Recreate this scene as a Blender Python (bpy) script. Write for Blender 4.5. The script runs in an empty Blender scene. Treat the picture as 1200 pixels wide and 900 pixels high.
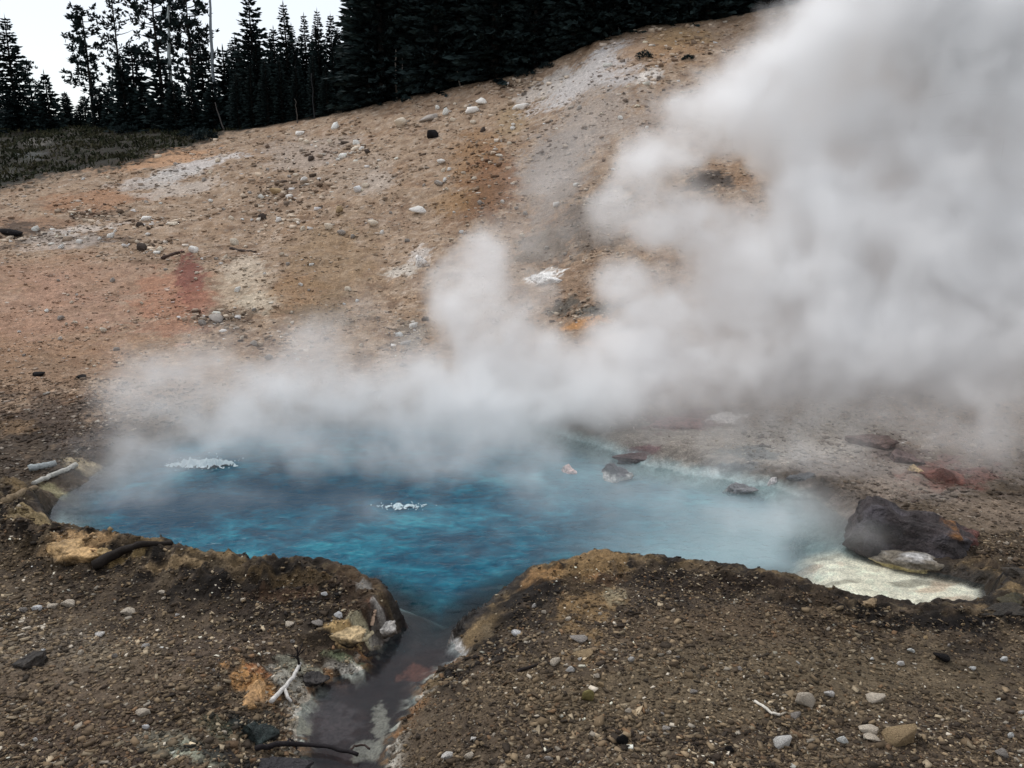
import bpy, bmesh, math, random
import numpy as np
from mathutils import Vector, noise as mnoise

# ------------------------------------------------------------------ camera, world, sun
S = bpy.context.scene
COL = S.collection
R = math.radians
CAM_H, PITCH, FPX = 4.5, R(14.0), 942.0      # eye height above the pool, tilt, focal length in photo pixels (1200 wide)
cam = bpy.data.cameras.new('camera')
cam.sensor_width = 36.0
cam.lens = 36.0 * FPX / 1200.0
cam.clip_start, cam.clip_end = 0.1, 4000.0
cam_o = bpy.data.objects.new('camera', cam)
cam_o.location = (0, 0, CAM_H)
cam_o.rotation_euler = (math.pi / 2 - PITCH, 0, 0)
COL.objects.link(cam_o)
S.camera = cam_o

SUN_EL, SUN_AZ = R(56), R(-48)               # high, beyond the hill, a little to the left; veiled by cloud
W = bpy.data.worlds.new('World')
S.world = W
W.use_nodes = True
wn, wl = W.node_tree.nodes, W.node_tree.links
wn.clear()
sky = wn.new('ShaderNodeTexSky')
sky.sky_type = 'NISHITA'
sky.sun_disc = False
sky.sun_elevation = SUN_EL
sky.sun_rotation = SUN_AZ
b1 = wn.new('ShaderNodeBackground'); b1.inputs['Strength'].default_value = 0.05
wl.new(sky.outputs['Color'], b1.inputs['Color'])
b2 = wn.new('ShaderNodeBackground')           # the even overcast
b2.inputs['Color'].default_value = (0.955, 0.955, 0.95, 1)
b2.inputs['Strength'].default_value = 0.76
wadd = wn.new('ShaderNodeAddShader')
wo = wn.new('ShaderNodeOutputWorld')
wl.new(b1.outputs[0], wadd.inputs[0]); wl.new(b2.outputs[0], wadd.inputs[1])
wl.new(wadd.outputs[0], wo.inputs['Surface'])
sun = bpy.data.lights.new('sun', 'SUN')
sun.energy = 1.5
sun.angle = R(11)
sun.color = (1.0, 0.97, 0.93)
sun_o = bpy.data.objects.new('sun', sun)
sun_o.rotation_euler = (-(math.pi / 2 - SUN_EL), 0, -SUN_AZ)
COL.objects.link(sun_o)

S.view_settings.view_transform = 'Standard'
S.view_settings.look = 'None'
S.view_settings.exposure = 0.0
S.view_settings.gamma = 1.0
S.render.engine = 'CYCLES'
S.cycles.use_denoising = True
S.cycles.volume_bounces = 14
S.cycles.max_bounces = 16
S.cycles.diffuse_bounces = 3
S.cycles.transparent_max_bounces = 12
S.cycles.volume_step_rate = 2.0
S.cycles.volume_max_steps = 256

# ------------------------------------------------------------------ helpers
rng = np.random.default_rng(7)
random.seed(7)


def lin(r, g, b):
    f = lambda c: (c / 255) / 12.92 if c <= 10 else ((c / 255 + 0.055) / 1.055) ** 2.4
    return np.array([f(r), f(g), f(b)])


_perm = np.random.default_rng(3).integers(0, 1 << 30, 4096)


def _hash(ix, iy):
    return _perm[(_perm[ix & 4095] + iy) & 4095]


def noise2(x, y):
    x = np.asarray(x, float); y = np.asarray(y, float)
    fx, fy = np.floor(x), np.floor(y)
    ix, iy = fx.astype(np.int64), fy.astype(np.int64)
    u, v = x - fx, y - fy

    def g(dx, dy):
        a = (_hash(ix + dx, iy + dy) & 1023) * (2 * math.pi / 1024)
        return np.cos(a) * (u - dx) + np.sin(a) * (v - dy)
    su, sv = u * u * u * (u * (6 * u - 15) + 10), v * v * v * (v * (6 * v - 15) + 10)
    a = g(0, 0) * (1 - su) + g(1, 0) * su
    b = g(0, 1) * (1 - su) + g(1, 1) * su
    return (a * (1 - sv) + b * sv) * 1.5


def fbm(x, y, octv=4, ox=0.0):
    t, a, f = 0.0, 0.5, 1.0
    for k in range(octv):
        t = t + a * noise2(x * f + ox + 17.3 * k, y * f - ox + 9.1 * k)
        a *= 0.5; f *= 2.03
    return t


def sstep(a, b, x):
    t = np.clip((x - a) / (b - a), 0, 1)
    return t * t * (3 - 2 * t)


CP, SP = math.cos(PITCH), math.sin(PITCH)


def ray(px, py):
    u, v = (px - 600) / FPX, (450 - py) / FPX
    return np.array([u, CP + v * SP, -SP + v * CP])


def at(px, py, Y):
    d = ray(px, py)
    t = Y / d[1]
    return np.array([d[0] * t, Y, CAM_H + d[2] * t])


def atz(px, py, z):
    d = ray(px, py)
    t = (z - CAM_H) / d[2]
    return np.array([d[0] * t, d[1] * t, z])


def mesh_np(name, v, f, col=None, smooth=False):
    m = bpy.data.meshes.new(name)
    v = np.asarray(v, np.float32); f = np.asarray(f, np.int32)
    k = f.shape[1]
    m.vertices.add(len(v)); m.vertices.foreach_set('co', v.ravel())
    m.loops.add(f.size); m.loops.foreach_set('vertex_index', f.ravel())
    m.polygons.add(len(f)); m.polygons.foreach_set('loop_start', np.arange(0, f.size, k, dtype=np.int32))
    if smooth:
        m.polygons.foreach_set('use_smooth', np.ones(len(f), bool))
    m.update(calc_edges=True)
    if col is not None:
        set_attr(m, 'col', col)
    return m


def set_attr(m, name, col):
    c = np.ones((len(col), 4), np.float32); c[:, :3] = col
    a = m.attributes.new(name, 'FLOAT_COLOR', 'POINT')
    a.data.foreach_set('color', c.ravel())


def set_float(m, name, val):
    a = m.attributes.new(name, 'FLOAT', 'POINT')
    a.data.foreach_set('value', np.asarray(val, np.float32).ravel())


def link(name, mesh, mats=None, parent=None, loc=None, **props):
    o = bpy.data.objects.new(name, mesh)
    COL.objects.link(o)
    if mats is not None and mesh is not None and len(mesh.materials) == 0:
        for m_ in (mats if isinstance(mats, (list, tuple)) else [mats]):
            mesh.materials.append(m_)
    if parent is not None:
        o.parent = parent
    if loc is not None:
        o.location = loc
    for k, v in props.items():
        o[k] = v
    return o


def thing(name, label, category, loc, rz=0.0, group=None, mesh=None, mats=None):
    o = link(name, mesh, mats, loc=loc, label=label, category=category)
    o.rotation_euler.z = rz
    if group:
        o['group'] = group
    return o


# ------------------------------------------------------------------ materials
def new_mat(name):
    m = bpy.data.materials.new(name)
    m.use_nodes = True
    nt = m.node_tree
    nt.nodes.clear()
    out = nt.nodes.new('ShaderNodeOutputMaterial')
    return m, nt, out


def nd(nt, t, **kw):
    n = nt.nodes.new(t)
    for k, v in kw.items():
        if hasattr(n, k) and k not in ('inputs',):
            setattr(n, k, v)
        else:
            n.inputs[k].default_value = v
    return n


def attr_mat(name, rough=0.92, grain=((60, 0.35), (14, 0.25)), bump=((90, 0.006), (22, 0.02)), spec=0.25, source='attr', sheen=None, speck=()):
    """Colour from the mesh's own painted attribute (or the object's colour), broken by fine grain, with grain bump."""
    m, nt, out = new_mat(name)
    L = nt.links.new
    if source == 'attr':
        c = nd(nt, 'ShaderNodeAttribute', attribute_name='col').outputs['Color']
    else:
        c = nd(nt, 'ShaderNodeObjectInfo').outputs['Color']
    pos = nd(nt, 'ShaderNodeTexCoord').outputs['Object']
    for sc, amt in grain:
        n = nd(nt, 'ShaderNodeTexNoise'); n.inputs['Scale'].default_value = sc; n.inputs['Detail'].default_value = 4
        n.inputs['Roughness'].default_value = 0.65
        L(pos, n.inputs['Vector'])
        r = nd(nt, 'ShaderNodeMapRange'); r.inputs['From Min'].default_value = 0.3; r.inputs['From Max'].default_value = 0.7
        r.inputs['To Min'].default_value = 1 - amt; r.inputs['To Max'].default_value = 1 + amt
        L(n.outputs['Fac'], r.inputs['Value'])
        mx = nd(nt, 'ShaderNodeMix', data_type='RGBA', blend_type='MULTIPLY'); mx.inputs['Factor'].default_value = 1
        L(c, mx.inputs[6]); L(r.outputs['Result'], mx.inputs[7])
        c = mx.outputs[2]
    bed = None
    if speck:
        bd = nd(nt, 'ShaderNodeMath', operation='SUBTRACT'); bd.inputs[0].default_value = 1.0
        L(nd(nt, 'ShaderNodeAttribute', attribute_name='bed').outputs['Fac'], bd.inputs[1])
        bed = bd.outputs[0]
    for sc, th, amt in speck:
        n = nd(nt, 'ShaderNodeTexVoronoi'); n.inputs['Scale'].default_value = sc; n.inputs['Randomness'].default_value = 1
        L(pos, n.inputs['Vector'])
        sz = nd(nt, 'ShaderNodeSeparateColor'); L(n.outputs['Color'], sz.inputs[0])
        lt = nd(nt, 'ShaderNodeMath', operation='LESS_THAN'); L(n.outputs['Distance'], lt.inputs[0]); lt.inputs[1].default_value = 0.36
        mr = nd(nt, 'ShaderNodeMapRange'); mr.inputs['To Min'].default_value = -amt * 0.7; mr.inputs['To Max'].default_value = amt
        L(sz.outputs[0], mr.inputs['Value'])
        ml = nd(nt, 'ShaderNodeMath', operation='MULTIPLY_ADD'); L(lt.outputs[0], ml.inputs[0]); L(mr.outputs[0], ml.inputs[1]); ml.inputs[2].default_value = 1.0
        mx = nd(nt, 'ShaderNodeMix', data_type='RGBA', blend_type='MULTIPLY'); mx.inputs['Factor'].default_value = 1
        L(c, mx.inputs[6]); L(ml.outputs[0], mx.inputs[7])
        c = mx.outputs[2]
        if bed is not None:
            L(bed, mx.inputs['Factor'])
    nrm = None
    for sc, d in bump:
        n = nd(nt, 'ShaderNodeTexNoise'); n.inputs['Scale'].default_value = sc; n.inputs['Detail'].default_value = 5
        L(pos, n.inputs['Vector'])
        b = nd(nt, 'ShaderNodeBump'); b.inputs['Distance'].default_value = d; b.inputs['Strength'].default_value = 1
        if bed is not None:
            L(bed, b.inputs['Strength'])
        L(n.outputs['Fac'], b.inputs['Height'])
        if nrm is not None:
            L(nrm, b.inputs['Normal'])
        nrm = b.outputs['Normal']
    p = nd(nt, 'ShaderNodeBsdfPrincipled')
    L(c, p.inputs['Base Color'])
    p.inputs['Specular IOR Level'].default_value = spec
    if source == 'attr' and sheen:
        w = nd(nt, 'ShaderNodeAttribute', attribute_name='wet')
        r = nd(nt, 'ShaderNodeMapRange'); r.inputs['To Min'].default_value = rough; r.inputs['To Max'].default_value = sheen
        L(w.outputs['Fac'], r.inputs['Value']); L(r.outputs['Result'], p.inputs['Roughness'])
    else:
        p.inputs['Roughness'].default_value = rough
    if nrm is not None:
        L(nrm, p.inputs['Normal'])
    L(p.outputs[0], out.inputs['Surface'])
    return m


M_ground = attr_mat('bare_ground', grain=((45, 0.40), (9, 0.22), (2.2, 0.16)), bump=((70, 0.010), (16, 0.03), (5, 0.05)), sheen=0.30, speck=((40, 0, 0.45), (14, 0, 0.40), (6, 0, 0.22)))
M_gravel = attr_mat('gravel_stone', grain=((120, 0.18),), bump=((120, 0.003),))
M_stone = attr_mat('loose_stone', grain=((9, 0.22), (40, 0.15)), bump=((9, 0.04), (40, 0.010)), source='obj')
M_boulder = attr_mat('volcanic_rock', rough=0.7, grain=((7, 0.45), (30, 0.35)), bump=((6, 0.10), (28, 0.03)), spec=0.4)
M_wood = attr_mat('weathered_wood', rough=0.85, grain=((30, 0.35),), bump=((35, 0.008),), source='obj')


def foliage_mat(name, c1, c2):
    m, nt, out = new_mat(name)
    L = nt.links.new
    a = nd(nt, 'ShaderNodeAttribute', attribute_name='tone')
    mx = nd(nt, 'ShaderNodeMix', data_type='RGBA')
    mx.inputs[6].default_value = (*c1, 1); mx.inputs[7].default_value = (*c2, 1)
    L(a.outputs['Fac'], mx.inputs['Factor'])
    p = nd(nt, 'ShaderNodeBsdfPrincipled')
    p.inputs['Roughness'].default_value = 0.8
    p.inputs['Specular IOR Level'].default_value = 0.1
    L(mx.outputs[2], p.inputs['Base Color'])
    L(p.outputs[0], out.inputs['Surface'])
    return m


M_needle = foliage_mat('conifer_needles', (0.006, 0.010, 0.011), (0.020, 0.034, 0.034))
M_grassleaf = foliage_mat('dry_grass_blades', (0.018, 0.023, 0.012), (0.060, 0.054, 0.030))
M_bark = attr_mat('conifer_bark', grain=((20, 0.4),), bump=((30, 0.02),), source='obj')

# ------------------------------------------------------------------ terrain shape
crest_px = [(-320, 62, 152), (0, 60, 152), (120, 58, 151), (240, 52, 158), (300, 51, 149), (380, 50, 138), (460, 49, 121), (540, 48, 103),
            (620, 47, 84), (670, 46.5, 62), (700, 46, 48), (760, 46, 30), (840, 46, 22), (1000, 46, -10), (1300, 46, -60), (1600, 46, -90)]
_cr = np.array([at(*(p[0], p[2], p[1])) for p in crest_px])
CS, CY, CZ = _cr[:, 0] / _cr[:, 1], _cr[:, 1], _cr[:, 2]
base_px = [(-400, 11.5), (0, 12.3), (150, 13.6), (350, 15.0), (600, 15.2), (800, 14.4), (1000, 13.2), (1200, 12.2), (1600, 11.0)]
BS = np.array([(p - 600) / FPX for p, _ in base_px]); BY = np.array([y for _, y in base_px])


def hill(x, y):
    s = x / np.maximum(y, 5.0)
    zc, yc, y0 = np.interp(s, CS, CZ), np.interp(s, CS, CY), np.interp(s, BS, BY)
    t = (y - y0) / (yc - y0)
    z0 = 0.16
    tc = np.clip(t, 0, 1)
    up = z0 + (zc - z0) * (0.10 * tc + 0.90 * tc ** 1.25)
    d = np.maximum(y - yc, 0)
    slope = (zc - z0) / (yc - y0)
    after = zc + slope * 0.55 * np.minimum(d, 9) - 0.10 * np.clip(d - 12, 0, 110)
    return np.where(t > 1, after, up), t


pool_near = [(1168, 692), (1142, 716), (1062, 721), (1010, 711), (960, 699), (940, 690), (900, 678), (850, 671), (800, 661), (760, 658),
             (705, 651), (650, 663), (610, 675), (565, 696), (535, 714), (520, 728), (486, 722), (478, 708), (452, 688), (420, 676), (380, 669),
             (300, 667), (240, 659), (190, 645), (150, 641), (110, 634), (70, 624)]
pool_far = [(46, 604), (68, 580), (105, 560), (130, 541), (180, 515), (260, 500), (360, 492), (460, 490), (560, 495), (640, 504), (690, 518),
            (722, 530), (762, 546), (830, 558), (900, 570), (958, 584), (990, 606), (1000, 642), (1042, 657), (1100, 669), (1160, 683)]
POOL = np.array([atz(x, y, 0.30)[:2] for x, y in pool_near] + [atz(x, y, 0.02)[:2] for x, y in pool_far])
CHAN = np.array([atz(x, y, 0.05)[:2] for x, y in [(484, 712), (470, 738), (435, 762), (425, 785), (385, 795), (352, 828), (352, 862), (362, 905), (372, 960),
                                                     (440, 960), (448, 888), (462, 842), (486, 805), (500, 782), (532, 764), (522, 740), (526, 716)]])
SHELF = np.array([atz(x, y, 0.0)[:2] for x, y in [(890, 705), (950, 645), (1050, 660), (1110, 672), (1190, 680), (1190, 730), (1060, 740)]])


def sdist(poly, x, y):
    """signed distance to a polygon, negative inside"""
    shp = np.shape(x)
    x, y = np.ravel(x), np.ravel(y)
    d2 = np.full(x.shape, 1e9); inside = np.zeros(x.shape, bool)
    n = len(poly)
    for i in range(n):
        ax, ay = poly[i]; bx, by = poly[(i + 1) % n]
        ex, ey = bx - ax, by - ay
        t = np.clip(((x - ax) * ex + (y - ay) * ey) / (ex * ex + ey * ey + 1e-12), 0, 1)
        d2 = np.minimum(d2, (x - ax - t * ex) ** 2 + (y - ay - t * ey) ** 2)
        c = (ay > y) != (by > y)
        xi = ax + (y - ay) / (by - ay + 1e-12) * ex
        inside ^= c & (x < xi)
    d = np.sqrt(d2)
    return np.where(inside, -d, d).reshape(shp)


def edge_wobble(x, y):
    return 0.10 * fbm(x * 2.2, y * 2.2, 4, 5.0) + 0.035 * noise2(x * 11, y * 11)


def near_w(x, y):
    yb = 9.65 - 0.156 * (x + 0.6)
    return sstep(0.7, -0.4, y - yb)


def terrain(x, y, full=True):
    """height of the ground, plus the distances the colours need"""
    x = np.asarray(x, float); y = np.asarray(y, float)
    hz, t = hill(x, y)
    nz = near_w(x, y)
    fg = 0.36 + 0.61 * np.maximum(4.5 - y, 0) * sstep(5.2, 3.6, y) * np.where(y < 1, 0, 1) + np.where(y < 1, 2.13, 0)
    fg = fg + 0.10 * sstep(-1.5, 2.5, x) * sstep(9, 7, y)
    fg = fg * (1 - 0.70 * sstep(2.8, 3.8, x) * sstep(7.8, 8.5, y))
    z = np.where(t > 0, hz, fg * nz + 0.16 * (1 - nz))
    far = np.clip(t, 0, 1)
    sd = np.full(x.shape, 9.0); cd = np.full(x.shape, 9.0); sh = np.full(x.shape, 9.0)
    k = (y > 3.5) & (y < 20) & (np.abs(x) < 11)
    if k.any():
        xs, ys = x[k], y[k]
        wob = edge_wobble(xs, ys)
        sd[k] = sdist(POOL, xs, ys) + wob * (0.5 + 0.8 * (1 - nz[k]))
        cd[k] = sdist(CHAN, xs, ys) + wob * 0.9
        sh[k] = sdist(SHELF, xs, ys) + wob
    # undulation: bigger on the hill, lumps and pits near the rim
    amp = sstep(0.02, 0.25, t)
    hillside = sstep(0.0, 0.03, t)
    z = z + amp * (0.55 * fbm(x * 0.13, y * 0.13, 3, 2.0) + 0.16 * fbm(x * 0.6, y * 0.6, 3, 8.0)) * (1 - 0.5 * sstep(0.8, 1, t))
    if full:
        z = z + (0.035 + 0.05 * hillside) * fbm(x * 1.7, y * 1.7, 4, 3.0) + (0.012 + 0.02 * hillside) * fbm(x * 7, y * 7, 3, 1.0)
    # rim ridge
    rimw = np.exp(-(np.maximum(sd, 0) / 0.55) ** 2)
    ridge = 0.13 * np.exp(-((sd - 0.33) / 0.34) ** 2) * nz
    left = sstep(0.2, -1.0, x)
    z = z + ridge * (0.45 + 0.75 * left) - 0.10 * nz * left * np.exp(-((sd - 1.25) / 0.4) ** 2)
    lump = 1 - 2.2 * np.abs(noise2(x * 1.9 + 0.3 * noise2(x * 5, y * 5), y * 2.6 + 40)) + 0.5 * (1 - 2.2 * np.abs(noise2(x * 4.6, y * 6.2 + 9)))
    band = np.exp(-((sd - 0.4) / 0.45) ** 2) * np.where(y < 13, 1, 0.3)
    if full:
        z = z + band * (0.085 * lump) * (1 - 0.6 * np.exp(-((x + 1.45) / 0.7) ** 2 - ((y - 7.6) / 0.7) ** 2)) * (0.35 + 0.65 * nz) * (0.45 + 0.65 * left) + band * (0.075 * fbm(x * 8, y * 10, 4, 4.0) - 0.05 * np.abs(fbm(x * 4.5, y * 6.5, 3, 24.0)))
    z = z - 0.10 * np.exp(-((x + 1.45) / 0.55) ** 2 - ((y - 7.35) / 0.6) ** 2) * (sd > -0.3)
    # pool basin
    bank_n = sstep(0.10, -0.12, sd)            # steep undercut lip on the near side
    bank_f = sstep(0.45, -0.30, sd)            # easy shelving bank on the far side
    bank = bank_n * nz + bank_f * (1 - nz)
    deep = -0.10 - 0.9 * sstep(-0.05, -1.6, sd)
    shelf = sstep(1.0, -0.8, sh)
    deep = deep * (1 - shelf) - 0.045 * shelf + 0.035 * shelf * fbm(x * 1.6, y * 3.2, 3, 6.0)
    z = z * (1 - bank) + deep * bank
    # outflow channel
    ch = sstep(0.16, -0.16, cd)
    chz = -0.075 + 0.05 * fbm(x * 2, y * 2, 3, 9.0)
    steep = sstep(-0.75, -1.0, x + 0.35 * (y - 7.6)) * sstep(6.9, 7.3, y)
    lim = 0.03 + (0.42 + 2.5 * steep) * np.maximum(cd - 0.05, 0) + 0.05 * fbm(x * 5, y * 5, 3, 14.0)
    zl = np.where((sd > 0.0) & (cd < 1.6), np.minimum(z, lim), z)
    zc = np.minimum(zl, zl * (1 - ch) + chz * ch)
    z = np.where(sd > -0.2, zc, z)
    return z, t, sd, cd, sh


def height(x, y):
    return terrain(np.atleast_1d(np.asarray(x, float)), np.atleast_1d(np.asarray(y, float)))[0]


def hit(px, py, full=True):
    """where the sight line through a photo pixel meets the ground"""
    d = ray(px, py)
    lo, hi = 3.8, 120.0
    for n_ in (220, 40):
        Y = np.geomspace(lo, hi, n_)
        t = Y / d[1]
        x, z = d[0] * t, CAM_H + d[2] * t
        g = terrain(x, Y, full)[0]
        i = int(np.argmax(z < g))
        if i == 0:
            return np.array([x[-1], Y[-1], g[-1]])
        lo, hi = Y[i - 1], Y[i]
    a = (z[i - 1] - g[i - 1]) / ((z[i - 1] - g[i - 1]) - (z[i] - g[i]) + 1e-9)
    yy = Y[i - 1] + a * (Y[i] - Y[i - 1])
    xx = d[0] * yy / d[1]
    return np.array([xx, yy, height(xx, yy)[0]])


def hit_hill(px, py):
    """the same for many hillside points at once"""
    px, py = np.asarray(px), np.asarray(py)
    u, v = (px - 600) / FPX, (450 - py) / FPX
    dy, dz = CP + v * SP, -SP + v * CP
    Y = np.geomspace(12, 70, 500)
    X = u[:, None] / dy[:, None] * Y[None]
    Z = CAM_H + dz[:, None] / dy[:, None] * Y[None]
    g = hill(X, np.repeat(Y[None], len(px), 0))[0]
    i = np.argmax(Z < g, axis=1)
    return X[np.arange(len(px)), i], Y[i]


def mpp(p):
    """metres per photo pixel at a point"""
    return ((p[1]) * CP + (CAM_H - p[2]) * SP) / FPX


# ------------------------------------------------------------------ ground sheet
rows = np.concatenate([np.linspace(-12, 2.4, 10), np.geomspace(2.8, 4.6, 16)[:-1], np.geomspace(4.6, 20, 520)[:-1], np.geomspace(20, 66, 300)[:-1],
                       np.geomspace(66, 900, 26)])
inner = np.linspace(-0.80, 0.80, 720)
cols = np.concatenate([[-6, -3.5, -2.2, -1.5, -1.15, -0.95, -0.86], inner, [0.86, 0.95, 1.15, 1.5, 2.2, 3.5, 6]])
GW = np.maximum(rows + 0.6, 4.5)
GX = GW[:, None] * cols[None, :]
GY = np.repeat(rows[:, None], len(cols), 1)
gz, gt, gsd, gcd, gsh = [a.reshape(GX.shape) for a in terrain(GX.ravel(), GY.ravel())]

# ground colours: mineral stains, dark grey patches, crusts, wet mud
gx, gy = GX.ravel(), GY.ravel()
z_, t_, sd_, cd_, sh_ = gz.ravel(), gt.ravel(), gsd.ravel(), gcd.ravel(), gsh.ravel()
n1 = fbm(gx * 0.35, gy * 0.35, 4, 21.0); n2 = fbm(gx * 1.6, gy * 1.6, 4, 31.0); n3 = fbm(gx * 6, gy * 6, 4, 41.0)
n4 = fbm(gx * 3.1, gy * 4.5, 4, 51.0); n5 = fbm(gx * 13, gy * 9, 3, 57.0)
nzw = near_w(gx, gy)
hs = sstep(-0.02, 0.06, t_)
fgc = lin(82, 69, 54)
hillc = lin(150, 126, 102)
C = fgc[None] * (1 - hs[:, None]) + hillc[None] * hs[:, None]


def paint(mask, col, a=1.0):
    global C
    w = np.clip(mask * a, 0, 1)[:, None]
    C = C * (1 - w) + np.asarray(col)[None] * w


paint(sstep(0.05, 0.35, n1) * hs, lin(146, 116, 88), 0.7)
paint(sstep(0.05, 0.40, n2) * hs, lin(176, 156, 136), 0.55)
paint(sstep(0.08, 0.36, -n2) * hs, lin(110, 86, 66), 0.7)
paint(sstep(0.10, 0.35, n4) * hs, lin(120, 94, 72), 0.45)
paint(sstep(0.05, 0.30, -n1) * hs, lin(126, 100, 78), 0.5)
paint(sstep(0.14, 0.34, -n4) * hs, lin(182, 166, 150), 0.4)
paint(sstep(0.05, 0.35, n2) * (1 - hs), lin(96, 82, 64), 0.6)
paint(sstep(0.05, 0.35, -n2) * (1 - hs), lin(44, 36, 29), 0.7)


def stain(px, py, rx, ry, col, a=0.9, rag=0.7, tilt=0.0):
    """a patch of colour on the ground where that part of the photo shows it: centre and reach in photo pixels, laid out in metres"""
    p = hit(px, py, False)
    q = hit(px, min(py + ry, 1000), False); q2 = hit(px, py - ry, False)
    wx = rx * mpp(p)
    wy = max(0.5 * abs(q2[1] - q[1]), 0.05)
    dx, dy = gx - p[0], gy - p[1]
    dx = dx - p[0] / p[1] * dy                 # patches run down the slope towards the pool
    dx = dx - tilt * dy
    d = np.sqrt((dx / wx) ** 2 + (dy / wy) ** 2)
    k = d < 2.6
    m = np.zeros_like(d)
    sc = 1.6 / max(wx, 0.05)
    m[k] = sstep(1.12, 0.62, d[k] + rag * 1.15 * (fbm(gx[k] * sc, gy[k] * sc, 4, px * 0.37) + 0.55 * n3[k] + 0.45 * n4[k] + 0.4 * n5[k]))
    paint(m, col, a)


# grass plateau, its ragged edge running down to the left
gline = np.array([hit(x, y, False)[:2] for x, y in [(-250, 262), (-120, 245), (0, 226), (60, 208), (150, 194), (220, 174), (262, 156), (300, 150)]])
gs = gx / np.maximum(gy, 5)
gyl = np.interp(gs, gline[:, 0] / gline[:, 1], gline[:, 1])
grass_m = sstep(-1.2, 1.4, (gy - gyl) + 3.0 * n2 + 1.5 * n3) * (gs < gline[-1, 0] / gline[-1, 1] + 0.02)
forest_m = sstep(0.99, 1.03, t_ + 0.03 * n2)
# hillside stains and dark grey patches
O = lin
stain(180, 188, 70, 13, O(178, 134, 96), 0.75, tilt=0.3)
stain(110, 235, 60, 14, O(150, 108, 76), 0.75, tilt=0.5)
stain(40, 262, 60, 12, O(138, 104, 78), 0.7)
stain(60, 280, 80, 11, O(56, 44, 37), 0.75, rag=1.2)
stain(30, 268, 40, 10, O(40, 34, 30), 0.7, rag=1.2)
stain(60, 320, 90, 30, O(150, 112, 84), 0.5)
stain(60, 400, 120, 34, O(146, 110, 82), 0.6)
stain(110, 252, 30, 6, O(56, 46, 40), 0.6, rag=1.3)
stain(240, 190, 40, 8, O(196, 190, 186), 0.75, tilt=0.9)
stain(205, 205, 34, 8, O(190, 186, 182), 0.7, tilt=0.9)
stain(170, 215, 38, 9, O(184, 178, 172), 0.6, tilt=0.6)
stain(215, 222, 50, 10, O(186, 176, 166), 0.55, tilt=0.6)
stain(100, 270, 40, 8, O(196, 186, 176), 0.6, tilt=0.9)
stain(70, 285, 60, 9, O(186, 172, 160), 0.5)
stain(120, 335, 130, 34, O(160, 126, 104), 0.45)
stain(60, 360, 110, 40, O(160, 122, 100), 0.5)
stain(205, 345, 50, 40, O(158, 108, 80), 0.65)
stain(222, 322, 18, 30, O(112, 62, 52), 0.85)
stain(228, 350, 26, 18, O(146, 96, 76), 0.6)
stain(190, 382, 44, 10, O(146, 106, 82), 0.6)
stain(285, 315, 28, 20, O(190, 176, 156), 0.6)
stain(290, 340, 40, 26, O(176, 158, 134), 0.5)
stain(300, 352, 30, 14, O(192, 180, 158), 0.5)
stain(265, 372, 40, 12, O(84, 68, 54), 0.6, rag=1.2)
stain(350, 345, 40, 26, O(146, 112, 76), 0.6)
stain(390, 300, 60, 50, O(138, 112, 80), 0.55)
stain(380, 370, 50, 20, O(112, 96, 74), 0.6)
stain(335, 222, 46, 12, O(104, 86, 70), 0.6, rag=1.1)
stain(360, 180, 60, 22, O(166, 152, 140), 0.55)
stain(420, 200, 50, 22, O(158, 142, 126), 0.4)
stain(440, 215, 24, 16, O(176, 164, 152), 0.5)
stain(560, 175, 34, 34, O(140, 104, 66), 0.75)
stain(575, 215, 38, 40, O(122, 84, 54), 0.8)
stain(560, 240, 40, 26, O(112, 80, 52), 0.7)
stain(600, 140, 20, 20, O(150, 126, 92), 0.6)
stain(530, 235, 30, 16, O(146, 112, 72), 0.6)
stain(700, 85, 80, 26, O(186, 182, 180), 0.8)
stain(640, 100, 40, 14, O(180, 172, 164), 0.7)
stain(690, 140, 80, 40, O(152, 140, 130), 0.7)
stain(650, 200, 44, 50, O(134, 124, 116), 0.7)
stain(770, 60, 50, 22, O(146, 112, 76), 0.75)
stain(800, 42, 40, 12, O(158, 128, 90), 0.75)
stain(762, 88, 16, 10, O(214, 208, 200), 0.6)
stain(780, 135, 24, 30, O(128, 100, 74), 0.6)
stain(700, 250, 60, 40, O(96, 88, 80), 0.75)  # two darker grey patches on the lower slope, this and the next
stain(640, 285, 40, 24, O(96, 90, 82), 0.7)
stain(640, 323, 22, 6, O(232, 230, 226), 0.95)
stain(492, 300, 14, 12, O(200, 192, 184), 0.6)
stain(470, 318, 22, 8, O(200, 192, 180), 0.7)
stain(484, 390, 24, 20, O(110, 98, 82), 0.7)
stain(660, 360, 22, 10, O(78, 76, 70), 0.85)
stain(700, 362, 40, 8, O(72, 76, 72), 0.85)
stain(690, 378, 30, 7, O(176, 128, 78), 0.95)
stain(720, 400, 36, 8, O(196, 160, 136), 0.9)
stain(735, 386, 22, 6, O(66, 72, 68), 0.85)
stain(725, 425, 30, 10, O(92, 80, 72), 0.8)
stain(830, 210, 30, 14, O(70, 62, 56), 0.95)
# dark gravel bank left of the pool, and the flats beyond it
stain(60, 490, 100, 34, O(64, 52, 44), 0.85, rag=1.0)
stain(20, 530, 80, 34, O(58, 48, 38), 0.8, rag=1.0)
stain(120, 520, 60, 18, O(78, 68, 62), 0.6)
stain(20, 500, 30, 10, O(122, 96, 66), 0.6)
stain(20, 430, 100, 30, O(128, 98, 72), 0.6)
stain(100, 546, 32, 9, O(176, 160, 128), 0.8)
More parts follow.
